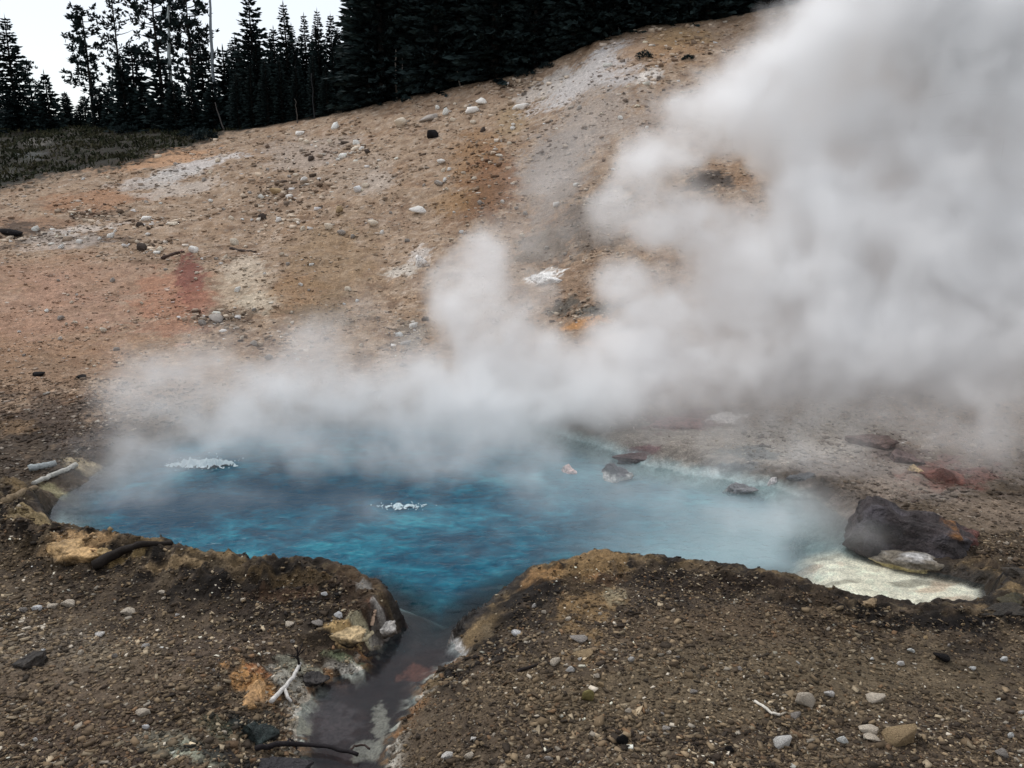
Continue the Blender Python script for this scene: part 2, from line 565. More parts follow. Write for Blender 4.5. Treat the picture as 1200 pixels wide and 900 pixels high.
# flats behind the pool on the right
stain(900, 520, 260, 34, O(166, 158, 148), 0.65)
stain(1080, 560, 150, 34, O(122, 110, 100), 0.75)
stain(790, 495, 50, 12, O(116, 84, 80), 0.85, rag=1.1)
stain(850, 490, 24, 6, O(210, 204, 198), 0.8)
stain(750, 530, 30, 8, O(110, 76, 78), 0.8)
stain(850, 548, 50, 9, O(86, 100, 106), 0.85)
stain(880, 530, 40, 9, O(82, 92, 94), 0.7)
stain(800, 560, 60, 8, O(196, 194, 190), 0.8)
stain(1020, 515, 30, 9, O(90, 70, 62), 0.85, tilt=-0.8)
stain(1050, 530, 36, 12, O(88, 72, 66), 0.8, tilt=-0.6)
stain(1110, 556, 54, 20, O(104, 66, 56), 0.85, rag=1.0)
stain(1050, 570, 60, 14, O(132, 118, 104), 0.6)
stain(1160, 600, 70, 20, O(120, 104, 88), 0.7)
stain(1170, 650, 60, 22, O(92, 76, 58), 0.7)
# foreground patches
stain(900, 730, 200, 26, O(98, 80, 58), 0.5)
stain(620, 800, 120, 40, O(104, 88, 66), 0.4)
stain(900, 800, 300, 50, O(106, 92, 68), 0.45)
stain(110, 790, 120, 50, O(104, 88, 70), 0.55)
stain(60, 755, 100, 26, O(112, 102, 88), 0.5)
stain(150, 765, 60, 20, O(120, 106, 84), 0.45)
stain(260, 760, 100, 30, O(82, 68, 56), 0.5)
stain(100, 870, 120, 40, O(82, 66, 54), 0.5)
stain(60, 870, 100, 30, O(150, 150, 132), 0.0)
stain(212, 872, 60, 16, O(128, 128, 112), 0.5)

# rim crust: black wet band at the waterline, brown mottled crust above it, tan caps
rim_d = np.exp(-(np.maximum(sd_, 0) / 0.75) ** 2) * (sd_ < 2) * np.where(gy > 13, 0.3, 1.0)
leftw = sstep(0.3, -0.8, gx)
paint(rim_d * (0.55 + 0.45 * nzw) * sstep(-0.35, 0.15, n4 + 0.1), O(50, 40, 30), 0.95)
paint(np.exp(-((sd_ - 0.55) / 0.45) ** 2) * sstep(-0.08, 0.12, n4 + 0.3 * n3) * nzw, O(22, 18, 15), 0.95)
paint(np.exp(-((sd_ - 0.16) / 0.20) ** 2) * sstep(0.02, 0.22, n2 + 0.35 * n3) * nzw, O(128, 106, 72), 0.8)
paint(np.exp(-((sd_ - 0.03) / 0.09) ** 2) * nzw, O(22, 19, 17), 0.9)
paint(np.exp(-((sd_ - 0.35) / 0.4) ** 2) * sstep(0.12, 0.3, -n3) * nzw, O(120, 104, 78), 0.45)
for a_ in [(350, 690, 150, 26, O(20, 17, 15), .6), (360, 735, 110, 16, O(40, 34, 29), .6), (690, 712, 90, 18, O(34, 28, 24), .6), (90, 640, 50, 13, O(170, 136, 92), .8), (150, 655, 30, 8, O(140, 116, 72), .7), (45, 610, 40, 8, O(150, 130, 90), .7), (85, 585, 40, 9, O(150, 142, 104), .7),
           (60, 595, 40, 10, O(70, 58, 44), .6), (30, 650, 40, 20, O(80, 66, 46), .6), (210, 665, 34, 6, O(160, 134, 96), .6), (325, 680, 60, 10, O(86, 68, 40), .6),
           (420, 672, 30, 8, O(66, 50, 36), .7), (260, 690, 80, 12, O(24, 19, 15), .8), (340, 700, 50, 8, O(84, 62, 44), .7), (290, 716, 70, 8, O(52, 42, 34), .7),
           (428, 688, 11, 6, O(170, 168, 162), .4), (445, 716, 18, 10, O(92, 58, 38), .8), (470, 712, 10, 12, O(96, 88, 80), .5), (450, 730, 12, 7, O(206, 200, 190), .85),
           (400, 735, 22, 10, O(200, 166, 108), .9), (430, 748, 26, 5, O(196, 186, 150), .8), (400, 770, 30, 6, O(110, 118, 88), .7),
           (640, 672, 30, 9, O(146, 110, 66), .85), (690, 657, 40, 7, O(138, 110, 70), .75), (705, 680, 26, 7, O(128, 92, 58), .7), (560, 706, 30, 12, O(106, 86, 56), .7),
           (620, 695, 34, 14, O(20, 17, 16), .85), (670, 690, 40, 12, O(32, 26, 22), .8), (590, 710, 26, 8, O(30, 25, 22), .7), (720, 700, 14, 12, O(140, 130, 104), .6),
           (760, 680, 70, 12, O(36, 29, 24), .75), (860, 685, 80, 10, O(40, 30, 22), .75), (950, 702, 50, 8, O(46, 36, 26), .8), (1080, 728, 90, 6, O(26, 22, 20), .9),
           (1175, 705, 26, 12, O(30, 26, 22), .85), (1150, 672, 30, 7, O(40, 34, 26), .8), (528, 770, 16, 8, O(196, 194, 190), .85), (498, 790, 14, 6, O(150, 146, 138), .7),
           (484, 815, 10, 14, O(176, 176, 166), .75), (524, 735, 9, 12, O(186, 180, 172), .7), (500, 800, 20, 14, O(116, 96, 62), .5),
           (295, 800, 26, 18, O(182, 134, 78), .95), (300, 785, 14, 8, O(176, 116, 70), .8), (310, 822, 12, 8, O(190, 150, 104), .8), (350, 785, 28, 14, O(146, 144, 126), .7), (340, 800, 22, 16, O(176, 172, 158), .75),
           (300, 855, 34, 16, O(24, 34, 34), .9), (330, 840, 22, 10, O(40, 42, 40), .8), (318, 868, 30, 8, O(120, 88, 48), .85), (345, 880, 30, 6, O(160, 158, 146), .7), (235, 880, 40, 14, O(150, 154, 134), .6),
           (280, 892, 70, 12, O(24, 22, 24), .85), (258, 856, 24, 14, O(80, 84, 66), .6)]:
    stain(*a_)
# beds under water
inpool = sstep(-0.08, -0.26, sd_) * nzw * sstep(0.25, 0.7, cd_) + sstep(0.30, 0.0, sd_) * (1 - nzw) * sstep(4.7, 3.9, gx) * sstep(-2.5, 0.0, gx)
paint(sstep(0.05, -0.1, sd_), O(44, 38, 32), 0.85)
paint(inpool, O(150, 170, 170), 0.9)
shelf_m = sstep(0.45, -0.1, sh_) * sstep(-0.06, -0.20, sd_)
paint(shelf_m, O(240, 226, 202), 0.97)
paint(shelf_m * sstep(0.12, 0.30, fbm(gx * 1.5, gy * 4.0, 4, 61.0)), O(150, 140, 122), 0.75)
paint(shelf_m * sstep(0.16, 0.34, fbm(gx * 1.3, gy * 3.0, 4, 71.0)), O(206, 168, 138), 0.6)
inch = sstep(0.10, -0.08, cd_) * (sd_ > -0.6)
paint(inch, O(46, 30, 28), 0.97)
paint(inch * sstep(0.0, 0.3, fbm(gx * 2.2, gy * 2.2, 4, 81.0)), O(66, 48, 46), 0.7)
mo_ = atz(504, 722, 0)
paint(np.exp(-(((gx - mo_[0]) / 0.42) ** 2 + ((gy - mo_[1]) / 0.40) ** 2) ** 2), O(40, 34, 33), 0.95)
edge_c = np.exp(-((cd_ - 0.06) / 0.09) ** 2) * (sd_ > 0.25) * (gy < 8.0)
paint(edge_c * sstep(0.02, 0.20, n4 + 0.4 * n5), O(196, 190, 176), 0.85)
paint(edge_c * sstep(0.05, 0.22, -n4 + 0.4 * n5), O(140, 98, 54), 0.75)
for a_ in [(490, 790, 24, 10, O(110, 66, 52), .7), (446, 850, 11, 26, O(150, 142, 128), .65), (428, 880, 18, 14, O(160, 152, 138), .65),
           (355, 815, 16, 22, O(160, 154, 140), .8), (352, 850, 14, 14, O(150, 140, 120), .7), (395, 850, 26, 30, O(84, 72, 72), .6), (455, 760, 40, 16, O(48, 38, 38), .7)]:
    stain(*a_)
paint(grass_m * hs, O(26, 24, 18), 0.97)
paint(grass_m * hs * sstep(0.0, 0.3, n3), O(38, 44, 30), 0.8)
paint(grass_m * hs * sstep(0.10, 0.35, n2), O(66, 52, 38), 0.4)
for a_ in [(45, 165, 18, 5, O(120, 116, 110), .5), (30, 182, 24, 5, O(96, 100, 98), .45), (10, 205, 20, 4, O(90, 90, 84), .35)]:
    stain(*a_)
paint(forest_m, O(46, 38, 28), 0.95)
lum_ = (C @ np.array([0.3, 0.6, 0.1]))[:, None]
C = C + (lum_ - C) * (0.10 * hs + 0.10 * (1 - hs))[:, None]
C *= (1 + 0.22 * n3 + 0.16 * fbm(gx * 14, gy * 14, 2, 77.0) * hs)[:, None]
C = np.clip(C, 0.004, 0.85)
wet = np.clip(np.exp(-(np.maximum(sd_, 0) / 0.12) ** 2) + np.exp(-(np.maximum(cd_, 0) / 0.08) ** 2), 0, 1) * 0.8 * (z_ > -0.02)

nr, nc = GX.shape
idx = np.arange(nr * nc).reshape(nr, nc)
quads = np.stack([idx[:-1, :-1], idx[:-1, 1:], idx[1:, 1:], idx[1:, :-1]], -1).reshape(-1, 4)
gm = mesh_np('ground', np.stack([gx, gy, z_], -1), quads, C, smooth=True)
set_float(gm, 'wet', wet)
set_float(gm, 'bed', np.clip(0.85 * shelf_m + 0.8 * inch + 0.9 * inpool, 0, 0.95))
link('ground', gm, M_ground, kind='structure')

# ------------------------------------------------------------------ water
bx0, bx1 = POOL[:, 0].min() - 0.5, POOL[:, 0].max() + 0.5
wy = np.geomspace(4.4, POOL[:, 1].max() + 0.7, 330)
wu = np.linspace(0, 1, 420)
WX = bx0 + (bx1 - bx0) * wu[None, :] + 0 * wy[:, None]
WY = np.repeat(wy[:, None], len(wu), 1)
wx_, wy_ = WX.ravel(), WY.ravel()
tz, _, wsd, wcd, wsh = terrain(wx_, wy_)
rip = 0.018 * fbm(wx_ * 1.1, wy_ * 2.4, 3, 91.0) + 0.012 * fbm(wx_ * 3.0, wy_ * 6.0, 3, 95.0)
calm = sstep(0.1, -0.6, wsd)
wz = rip * calm
keep = ((wsd < 0.45) | (wcd < 0.30))
kq = keep.reshape(WX.shape)
qi = np.arange(WX.size).reshape(WX.shape)
cell = kq[:-1, :-1] & kq[1:, :-1] & kq[:-1, 1:] & kq[1:, 1:]
wq = np.stack([qi[:-1, :-1], qi[:-1, 1:], qi[1:, 1:], qi[1:, :-1]], -1)[cell]
used = np.unique(wq)
remap = -np.ones(WX.size, int); remap[used] = np.arange(len(used))
wm = mesh_np('pool_water', np.stack([wx_, wy_, wz], -1)[used], remap[wq], smooth=True)
dep = np.maximum(0 - tz, 0)
set_float(wm, 'depth', dep[used])
pvent = [(atz(370, 575, 0)[:2], 1.5, 0.55), (atz(215, 600, 0)[:2], 1.0, 0.45), (atz(560, 640, 0)[:2], 0.9, 0.35), (atz(700, 610, 0)[:2], 0.9, 0.25)]
dk = np.zeros(len(wx_))
for c_, r_, a_ in pvent:
    dk += a_ * np.exp(-(((wx_ - c_[0]) / (r_ * 1.3)) ** 2 + ((wy_ - c_[1]) / (r_ * 0.6)) ** 2))
set_float(wm, 'deep', np.clip(dk, 0, 1)[used])
set_float(wm, 'milk', (0.25 * sstep(-0.5, 2.0, wx_) + 0.65 * sstep(3.0, 0.5, wsh) + 0.35 * sstep(10.4, 13.0, wy_) * sstep(-1, 1.5, wx_)).clip(0, 0.92)[used])

m, nt, out = new_mat('hot_spring_water')
L = nt.links.new
M_water = m
a_dep = nd(nt, 'ShaderNodeAttribute', attribute_name='depth').outputs['Fac']
a_deep = nd(nt, 'ShaderNodeAttribute', attribute_name='deep').outputs['Fac']
opac = nd(nt, 'ShaderNodeMapRange', interpolation_type='SMOOTHSTEP')
opac.inputs['From Min'].default_value = 0.07; opac.inputs['From Max'].default_value = 0.60
opac.inputs['To Min'].default_value = 0.03; opac.inputs['To Max'].default_value = 1.0
L(a_dep, opac.inputs['Value'])
geo = nd(nt, 'ShaderNodeNewGeometry')
mp = nd(nt, 'ShaderNodeMapping'); mp.inputs['Scale'].default_value = (1.0, 1.45, 1.0)
L(geo.outputs['Position'], mp.inputs['Vector'])
nA = nd(nt, 'ShaderNodeTexNoise'); nA.inputs['Scale'].default_value = 0.9; nA.inputs['Detail'].default_value = 6; nA.inputs['Roughness'].default_value = 0.6; nA.inputs['Distortion'].default_value = 0.8
nB = nd(nt, 'ShaderNodeTexNoise'); nB.inputs['Scale'].default_value = 3.3; nB.inputs['Detail'].default_value = 4; nB.inputs['Distortion'].default_value = 0.8
nC = nd(nt, 'ShaderNodeTexNoise'); nC.inputs['Scale'].default_value = 8; nC.inputs['Detail'].default_value = 5; nC.inputs['Distortion'].default_value = 0.5
for q in (nA, nB, nC):
    L(mp.outputs[0], q.inputs['Vector'])
ad = nd(nt, 'ShaderNodeMath', operation='MULTIPLY_ADD'); L(nB.outputs['Fac'], ad.inputs[0]); ad.inputs[1].default_value = 0.5
L(nA.outputs['Fac'], ad.inputs[2])
adc = nd(nt, 'ShaderNodeMath', operation='MULTIPLY_ADD'); L(nC.outputs['Fac'], adc.inputs[0]); adc.inputs[1].default_value = 0.35; L(ad.outputs[0], adc.inputs[2])  # light and dark of the wavelets painted into the water colour
ad = adc
rm = nd(nt, 'ShaderNodeMapRange'); rm.inputs['From Min'].default_value = 0.68; rm.inputs['From Max'].default_value = 1.18
L(ad.outputs[0], rm.inputs['Value'])
ad2 = nd(nt, 'ShaderNodeMath', operation='SUBTRACT'); L(rm.outputs[0], ad2.inputs[0]); L(a_deep, ad2.inputs[1])
cr = nd(nt, 'ShaderNodeValToRGB')
e = cr.color_ramp.elements
e[0].position = 0.0; e[0].color = (*lin(2, 54, 76), 1)
e[1].position = 1.0; e[1].color = (*lin(58, 140, 152), 1)
x_ = e.new(0.35); x_.color = (*lin(6, 78, 100), 1)
x_ = e.new(0.65); x_.color = (*lin(22, 104, 124), 1)
L(ad2.outputs[0], cr.inputs['Fac'])
mk = nd(nt, 'ShaderNodeMix', data_type='RGBA'); L(nd(nt, 'ShaderNodeAttribute', attribute_name='milk').outputs['Fac'], mk.inputs['Factor'])
L(cr.outputs[0], mk.inputs[6]); mk.inputs[7].default_value = (*lin(146, 166, 170), 1)
bmp = nd(nt, 'ShaderNodeBump'); bmp.inputs['Distance'].default_value = 0.018; L(opac.outputs[0], bmp.inputs['Strength'])
L(nB.outputs['Fac'], bmp.inputs['Height'])
bm2 = nd(nt, 'ShaderNodeBump'); bm2.inputs['Distance'].default_value = 0.020; L(opac.outputs[0], bm2.inputs['Strength'])
L(nC.outputs['Fac'], bm2.inputs['Height']); L(bmp.outputs[0], bm2.inputs['Normal'])
dif = nd(nt, 'ShaderNodeBsdfDiffuse'); L(mk.outputs[2], dif.inputs['Color']); L(bm2.outputs[0], dif.inputs['Normal'])
tr = nd(nt, 'ShaderNodeBsdfTransparent'); tr.inputs['Color'].default_value = (0.90, 0.95, 0.96, 1)
mx1 = nd(nt, 'ShaderNodeMixShader'); L(opac.outputs[0], mx1.inputs[0]); L(tr.outputs[0], mx1.inputs[1]); L(dif.outputs[0], mx1.inputs[2])
gl = nd(nt, 'ShaderNodeBsdfGlossy'); gl.inputs['Roughness'].default_value = 0.10; L(bm2.outputs[0], gl.inputs['Normal'])
fr = nd(nt, 'ShaderNodeFresnel'); fr.inputs['IOR'].default_value = 1.25; L(bm2.outputs[0], fr.inputs['Normal'])
mx2 = nd(nt, 'ShaderNodeMixShader'); L(fr.outputs[0], mx2.inputs[0]); L(mx1.outputs[0], mx2.inputs[1]); L(gl.outputs[0], mx2.inputs[2])
L(mx2.outputs[0], out.inputs['Surface'])
link('pool_water', wm, M_water, kind='structure')

# ------------------------------------------------------------------ rocks
def ico(sub):
    bm = bmesh.new()
    bmesh.ops.create_icosphere(bm, subdivisions=sub, radius=1.0)
    bm.verts.ensure_lookup_table()
    v = np.array([q.co[:] for q in bm.verts]); f = np.array([[q.index for q in p.verts] for p in bm.faces])
    bm.free()
    return v, f


ICO = {k: ico(k) for k in (1, 2, 3, 4, 5)}


def noise3(p, sc, seed):
    o = Vector((seed * 7.13, -seed * 3.7, seed * 1.9))
    return np.array([mnoise.noise(Vector(q) + o) for q in (p * sc).tolist()]) * 1.25


def rock_shape(seed, sub=2, cuts=9, rough=0.10, flat=0.0):
    r = np.random.default_rng(seed)
    v, f = ICO[sub]
    v = v.copy()
    for _ in range(cuts):
        n = r.normal(size=3); n /= np.linalg.norm(n)
        d = r.uniform(0.42, 0.80)
        v -= np.maximum(v @ n - d, 0)[:, None] * n[None]
    v *= (1 + rough * noise3(v, 1.7, seed * 1.3) + 0.5 * rough * noise3(v, 4.5, seed * 0.7))[:, None]
    v /= np.abs(v).max(0)[None]
    return v, f


STONES = [mesh_np('stone', *rock_shape(100 + i, 2, 13 + i % 4, 0.06)) for i in range(9)]
for s_ in STONES:
    s_.materials.append(M_stone)


def tint(o, c, jit=0.0):
    c = np.asarray(c) * (1 + jit * rng.normal())
    o.color = (float(np.clip(c[0], 0.005, 0.9)), float(np.clip(c[1], 0.005, 0.9)), float(np.clip(c[2], 0.005, 0.9)), 1)


def put_stone(px, py, w, h, col, label, group=None, category='stone', name='stone', mesh=None, rz=None, sink=0.25, seed=None):
    p = hit(px, py + h * 0.35)
    k = mpp(p)
    i = int(rng.integers(len(STONES))) if seed is None else seed
    o = thing(name, label, category, (p[0], p[1], p[2]), rng.uniform(-0.5, 0.5) if rz is None else rz, group, mesh or STONES[i])
    sx, sz = w * k * 0.58, h * k * 0.66
    o.scale = (sx, sx * rng.uniform(0.6, 0.85), sz)
    o.location.z = p[2] + sz * (1 - 2 * sink)
    o.rotation_euler.x = rng.uniform(-0.2, 0.2); o.rotation_euler.y = rng.uniform(-0.2, 0.2)
    tint(o, col, 0.06)
    return o


WH, CR, TA, GR, DK, YL = lin(246, 241, 234), lin(232, 218, 198), lin(176, 152, 118), lin(176, 168, 160), lin(30, 27, 28), lin(160, 148, 96)
D2 = lin(84, 74, 68)
named = [
    (471, 144, 15, 9, CR, 'largest cream rock on the upper slope below the dark trees'),
    (522, 131, 8, 8, WH, 'upright white rock beside the broad white slab near the trees'),
    (552, 130, 18, 8, WH, 'broad flat white slab near the edge of the forest'),
    (564, 119, 12, 7, WH, 'white rock just above the broad slab, nearest the forest edge'),
    (610, 125, 20, 7, WH, 'long pale slab at the foot of the bleached grey slope'),
    (505, 138, 24, 7, GR, 'low grey outcrop slab between two white rocks below the forest'),
    (530, 140, 7, 5, CR, 'small cream stone below the upright white rock'),
    (554, 143, 8, 5, CR, 'small cream stone below the broad white slab'),
    (508, 158, 14, 9, DK, 'jet black lump lying on the upper tan slope'),
    (566, 152, 7, 6, D2, 'small black stone at the top of the brown streak'),
    (490, 246, 19, 8, WH, 'large white stone at the foot of the brown streak just above the steam'),
    (516, 189, 10, 5, WH, 'white stone in the middle of the slope left of the brown streak'),
    (514, 214, 11, 6, GR, 'smooth pale grey dome stone left of the brown streak'),
    (521, 211, 5, 5, WH, 'tiny white stone touching the smooth grey dome stone'),
    (556, 209, 7, 4, CR, 'small cream stone inside the rusty brown streak'),
    (438, 262, 13, 8, CR, 'long cream stone tilted on the slope left of the steam puff'),
    (401, 273, 11, 7, GR, 'split grey stone with a dark cleft on the middle slope'),
    (397, 246, 9, 8, TA, 'round brown stone half sunk in the middle slope'),
    (420, 222, 10, 7, WH, 'white stone leaning in a pair on the middle slope'),
    (428, 217, 9, 6, CR, 'cream upper stone of a pair on the middle slope'),
    (403, 182, 11, 6, WH, 'white stone at the left end of the upper rock cluster'),
    (418, 168, 8, 6, WH, 'white stone on top of the upper rock cluster'),
    (417, 174, 8, 5, CR, 'cream stone in the heart of the upper rock cluster'),
    (424, 174, 7, 5, WH, 'white stone at the right end of the upper rock cluster'),
    (431, 178, 8, 5, D2, 'dark stone under the right end of the upper rock cluster'),
    (364, 186, 8, 6, D2, 'dark stone with nothing near it on the upper slope'),
    (360, 167, 8, 5, CR, 'cream stone on the crest left of the upper rock cluster'),
    (352, 156, 10, 5, WH, 'white stone on the crest close to the trees'),
    (386, 166, 6, 6, CR, 'cream stone standing on the crest below the trees'),
    (356, 210, 10, 5, WH, 'flat white stone above the heap of dark rubble'),
    (326, 225, 18, 7, TA, 'flat brown slab on the heap of dark rubble'),
    (340, 230, 9, 6, WH, 'pale stone in the middle of the heap of dark rubble'),
    (306, 230, 7, 5, WH, 'white stone left of the heap of dark rubble'),
    (308, 254, 9, 7, D2, 'dark stone leading a row of stones below the rubble heap'),
    (326, 258, 8, 6, WH, 'white stone second in the row below the rubble heap'),
    (347, 258, 9, 5, CR, 'cream stone third in the row below the rubble heap'),
    (355, 268, 7, 6, CR, 'cream stone fourth and lowest in the row below the rubble heap'),
    (386, 266, 11, 8, CR, 'cream block at the right end of the row below the rubble heap'),
    (271, 255, 7, 5, CR, 'small cream stone alone between two stone rows'),
    (227, 292, 12, 10, WH, 'white rock sitting on top of the dark red stain'),
    (276, 284, 10, 8, CR, 'cream rock above the white mineral patch'),
    (172, 256, 11, 6, WH, 'white rock on the pale ridge above the red ground'),
    (164, 263, 9, 7, D2, 'dark lump under the white rock on the pale ridge'),
    (204, 262, 12, 4, CR, 'thin cream stone lying on the pale ridge'),
    (130, 276, 9, 6, WH, 'white stone low on the pale ridge at the left'),
    (94, 283, 8, 6, WH, 'white stone at the lower left end of the pale ridge'),
    (168, 290, 12, 8, D2, 'dark rock at the edge of the orange ground left of the red stain'),
    (188, 292, 9, 6, CR, 'cream rock between the dark rock and the red stain'),
    (42, 268, 9, 7, WH, 'white rock in the dark gully at the far left'),
    (12, 272, 26, 9, DK, 'black mossy boulder in the gully at the left edge'),
    (255, 372, 20, 8, GR, 'grey broken rock below the white mineral patch'),
    (238, 378, 9, 6, GR, 'grey stone left of the broken rock under the mineral patch'),
    (298, 402, 9, 6, GR, 'pale grey stone half lost at the top of the thin mist'),
    (468, 392, 9, 6, WH, 'white stone at the top of the rubble seen through the steam'),
    (485, 381, 10, 6, WH, 'white stone right of the rubble seen through the steam'),
    (476, 402, 12, 6, GR, 'grey stone low in the rubble seen through the steam'),
    (47, 438, 14, 6, DK, 'dark flat stone on the tan ground above the gravel bank'),
    (95, 441, 12, 5, DK, 'second dark flat stone, right of the first above the gravel bank'),
    (526, 885, 16, 11, WH, 'clean white block alone on the gravel beside the brown channel'),
    (588, 688, 9, 6, WH, 'bright white chip on the black crust at the right lip'),
    (606, 741, 12, 6, WH, 'white wedge stone on the gravel behind the right lip'),
    (626, 710, 6, 6, WH, 'round white pebble on the dark crust of the right lip'),
    (650, 775, 14, 9, CR, 'cream stone with a hollow top in the middle of the gravel'),
    (668, 784, 10, 7, WH, 'white stone right of the cream hollow stone'),
    (680, 748, 22, 6, GR, 'long grey slab lying in the gravel behind the right lip'),
    (685, 765, 26, 5, TA, 'long thin brown slab below the long grey slab'),
    (690, 814, 15, 13, YL, 'yellowish flat stone in the gravel at the centre'),
    (740, 772, 8, 7, WH, 'white stone right of the long thin brown slab'),
    (945, 819, 22, 16, CR, 'pointed cream rock in the rock patch on the gravel'),
    (973, 813, 13, 8, WH, 'bright white stone touching the pointed cream rock'),
    (1027, 817, 20, 10, CR, 'cream slab right of the bright white stone'),
    (1056, 860, 36, 22, TA, 'biggest brown rock in the near gravel, with a smooth sloping top'),
    (918, 868, 20, 14, WH, 'white layered rock low in the near gravel'),
    (1015, 853, 24, 8, CR, 'flat cream stone left of the biggest brown rock'),
    (1022, 864, 18, 6, CR, 'second flat cream stone left of the biggest brown rock, lower of two'),
    (987, 866, 12, 8, WH, 'white tilted stone left of the flat cream pair'),
    (932, 838, 14, 8, GR, 'grey stone under the pointed cream rock'),
    (1054, 777, 10, 7, WH, 'white chip on the smooth gravel towards the right edge'),
    (1105, 770, 20, 8, DK, 'dark flat stone in a shadowed hollow near the right edge'),
    (730, 866, 14, 10, DK, 'dark block on the near gravel at the bottom centre'),
    (855, 877, 10, 6, DK, 'small dark stone low in the near gravel'),
    (43, 712, 12, 8, WH, 'square white stone behind the left rim at the left edge'),
    (80, 706, 16, 9, CR, 'rounded cream stone right of the square white stone'),
    (62, 710, 12, 7, CR, 'cream stone wedged between the square white and the rounded one'),
    (151, 716, 16, 9, CR, 'cream stone leaning on the dark slope behind the left rim'),
    (170, 757, 10, 6, WH, 'white stone on the pale gravel at the left'),
    (118, 743, 12, 6, WH, 'white flat stone between the left rim and the pale gravel'),
    (168, 834, 18, 8, CR, 'cream crusted stone low on the left gravel'),
    (42, 866, 6, 5, WH, 'lone bright white pebble at the lower left'),
    (340, 731, 12, 6, CR, 'orange cream stone on the dark slope behind the left rim'),
    (373, 729, 14, 6, GR, 'grey stone right of the orange cream stone behind the left rim'),
]
for a_ in named:
    put_stone(*a_)

BIG = {k: rock_shape(k, 4, 12, 0.16) for k in (501, 502, 503, 504, 505, 506)}


# boulder on the right shore
v, f = ICO[5]
v = np.sign(v) * np.abs(v) ** np.array([0.62, 0.7, 0.55])
r_ = np.random.default_rng(78)
for _ in range(16):
    n = r_.normal(size=3); n /= np.linalg.norm(n)
    v -= np.maximum(v @ n - r_.uniform(0.78, 1.0), 0)[:, None] * n[None]
prof = np.interp(v[:, 0], [-1.1, -0.9, -0.74, -0.55, -0.3, 0.1, 0.45, 0.75, 0.95, 1.1], [0.25, 0.95, 1.42, 1.34, 1.06, 1.0, 0.98, 0.80, 0.52, 0.3])
v[:, 1] -= 0.35 * (1 - np.clip(v[:, 2], 0, 1)) * (v[:, 1] < 0)
v[:, 2] = np.where(v[:, 2] > 0, v[:, 2] * prof, v[:, 2] * 0.5)
w_ = v * np.array([0.88, 0.42, 0.46])
w_ += (v / np.linalg.norm(v, axis=1, keepdims=True)) * (0.045 * noise3(w_, 2.6, 3.1) + 0.04 * noise3(w_, 6, 5.3) - 0.07 * np.abs(noise3(w_, 4.2, 8.3)) + 0.030 * noise3(w_, 13, 2.3) + 0.016 * noise3(w_, 29, 6.3))[:, None]
bc = np.tile(lin(50, 43, 43), (len(v), 1))
nn = noise3(v, 3.0, 1.7)
bc = bc * (1 + 0.5 * nn)[:, None]


def bpaint(mask, col):
    global bc
    bc = bc * (1 - mask[:, None]) + col[None] * mask[:, None]


bpaint(sstep(0.05, 0.5, noise3(v, 2.2, 9.1)) * 0.45, lin(92, 88, 94))
bpaint(sstep(0.20, 0.06, np.hypot(v[:, 0] - 0.50, (v[:, 2] - 0.80) * 1.1) + 0.12 * noise3(v, 7, 1.1)) * 0.8, lin(150, 104, 58))
bpaint(sstep(0.55, 0.9, v[:, 0] + 0.2 * nn) * sstep(-0.1, 0.3, v[:, 2] + 0.2 * nn) * 0.8, lin(112, 64, 52))
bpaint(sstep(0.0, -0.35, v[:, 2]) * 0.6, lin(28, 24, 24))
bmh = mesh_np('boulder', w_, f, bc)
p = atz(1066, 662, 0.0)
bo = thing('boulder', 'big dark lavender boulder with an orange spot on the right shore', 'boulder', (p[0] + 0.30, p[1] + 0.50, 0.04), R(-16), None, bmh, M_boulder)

# pale ledge under the boulder: body and white cap
v, f = ICO[4]
v = v.copy()
v *= (1 + 0.16 * noise3(v, 1.9, 6.1) + 0.09 * noise3(v, 5, 2.2))[:, None]
lc = np.tile(lin(112, 104, 92), (len(v), 1))
lw = sstep(0.05, -0.25, v[:, 2])[:, None]
lc = lc * (1 - lw) + lin(206, 188, 140)[None] * lw
lw = (sstep(0.45, 0.8, v[:, 2]) * sstep(0.0, 0.4, noise3(v, 2, 4.4) + 0.2) * 0.8)[:, None]
lc = lc * (1 - lw) + lin(200, 198, 196)[None] * lw
p = atz(1078, 664, 0.0)
lo = thing('sinter_ledge', 'pale rounded ledge with a cream edge at the foot of the big boulder', 'rock', (p[0], p[1] + 0.10, 0.02), R(-14), None, mesh_np('sinter_ledge', v * np.array([0.48, 0.22, 0.13]), f, lc, True), M_boulder)


def shaped_rock(name, label, px, py, w, h, seed, colfn, rz=0.0, depth=0.7, category='rock', zoff=0.0):
    p = hit(px, py + h * 0.4)
    if p[2] < 0:
        p = atz(px, py + h * 0.4, 0.0)
    k = mpp(p)
    v, f = BIG[seed]
    q = v * np.array([w * k * 0.5, w * k * 0.5 * depth, h * k * 0.62])
    rad = float(np.mean(np.abs(q).max(0)))
    q = q * (1 + 0.12 * noise3(q / rad, 3.0, seed * 0.31) + 0.06 * noise3(q / rad, 8.0, seed * 0.17))[:, None]
    me = mesh_np(name, q, f, colfn(v), smooth=False)
    return thing(name, label, category, (p[0], p[1], max(p[2], 0.0) + zoff), rz, None, me, M_boulder)


def two_tone(top, bot, zc=-0.1, k=0.3, sd=1.0):
    def fn(v):
        a = sstep(zc - k, zc + k, v[:, 2] + 0.35 * noise3(v, 2.2, sd))[:, None]
        c = bot[None] * (1 - a) + top[None] * a
        return c * (1 + 0.35 * noise3(v, 4.5, sd + 3))[:, None]
    return fn


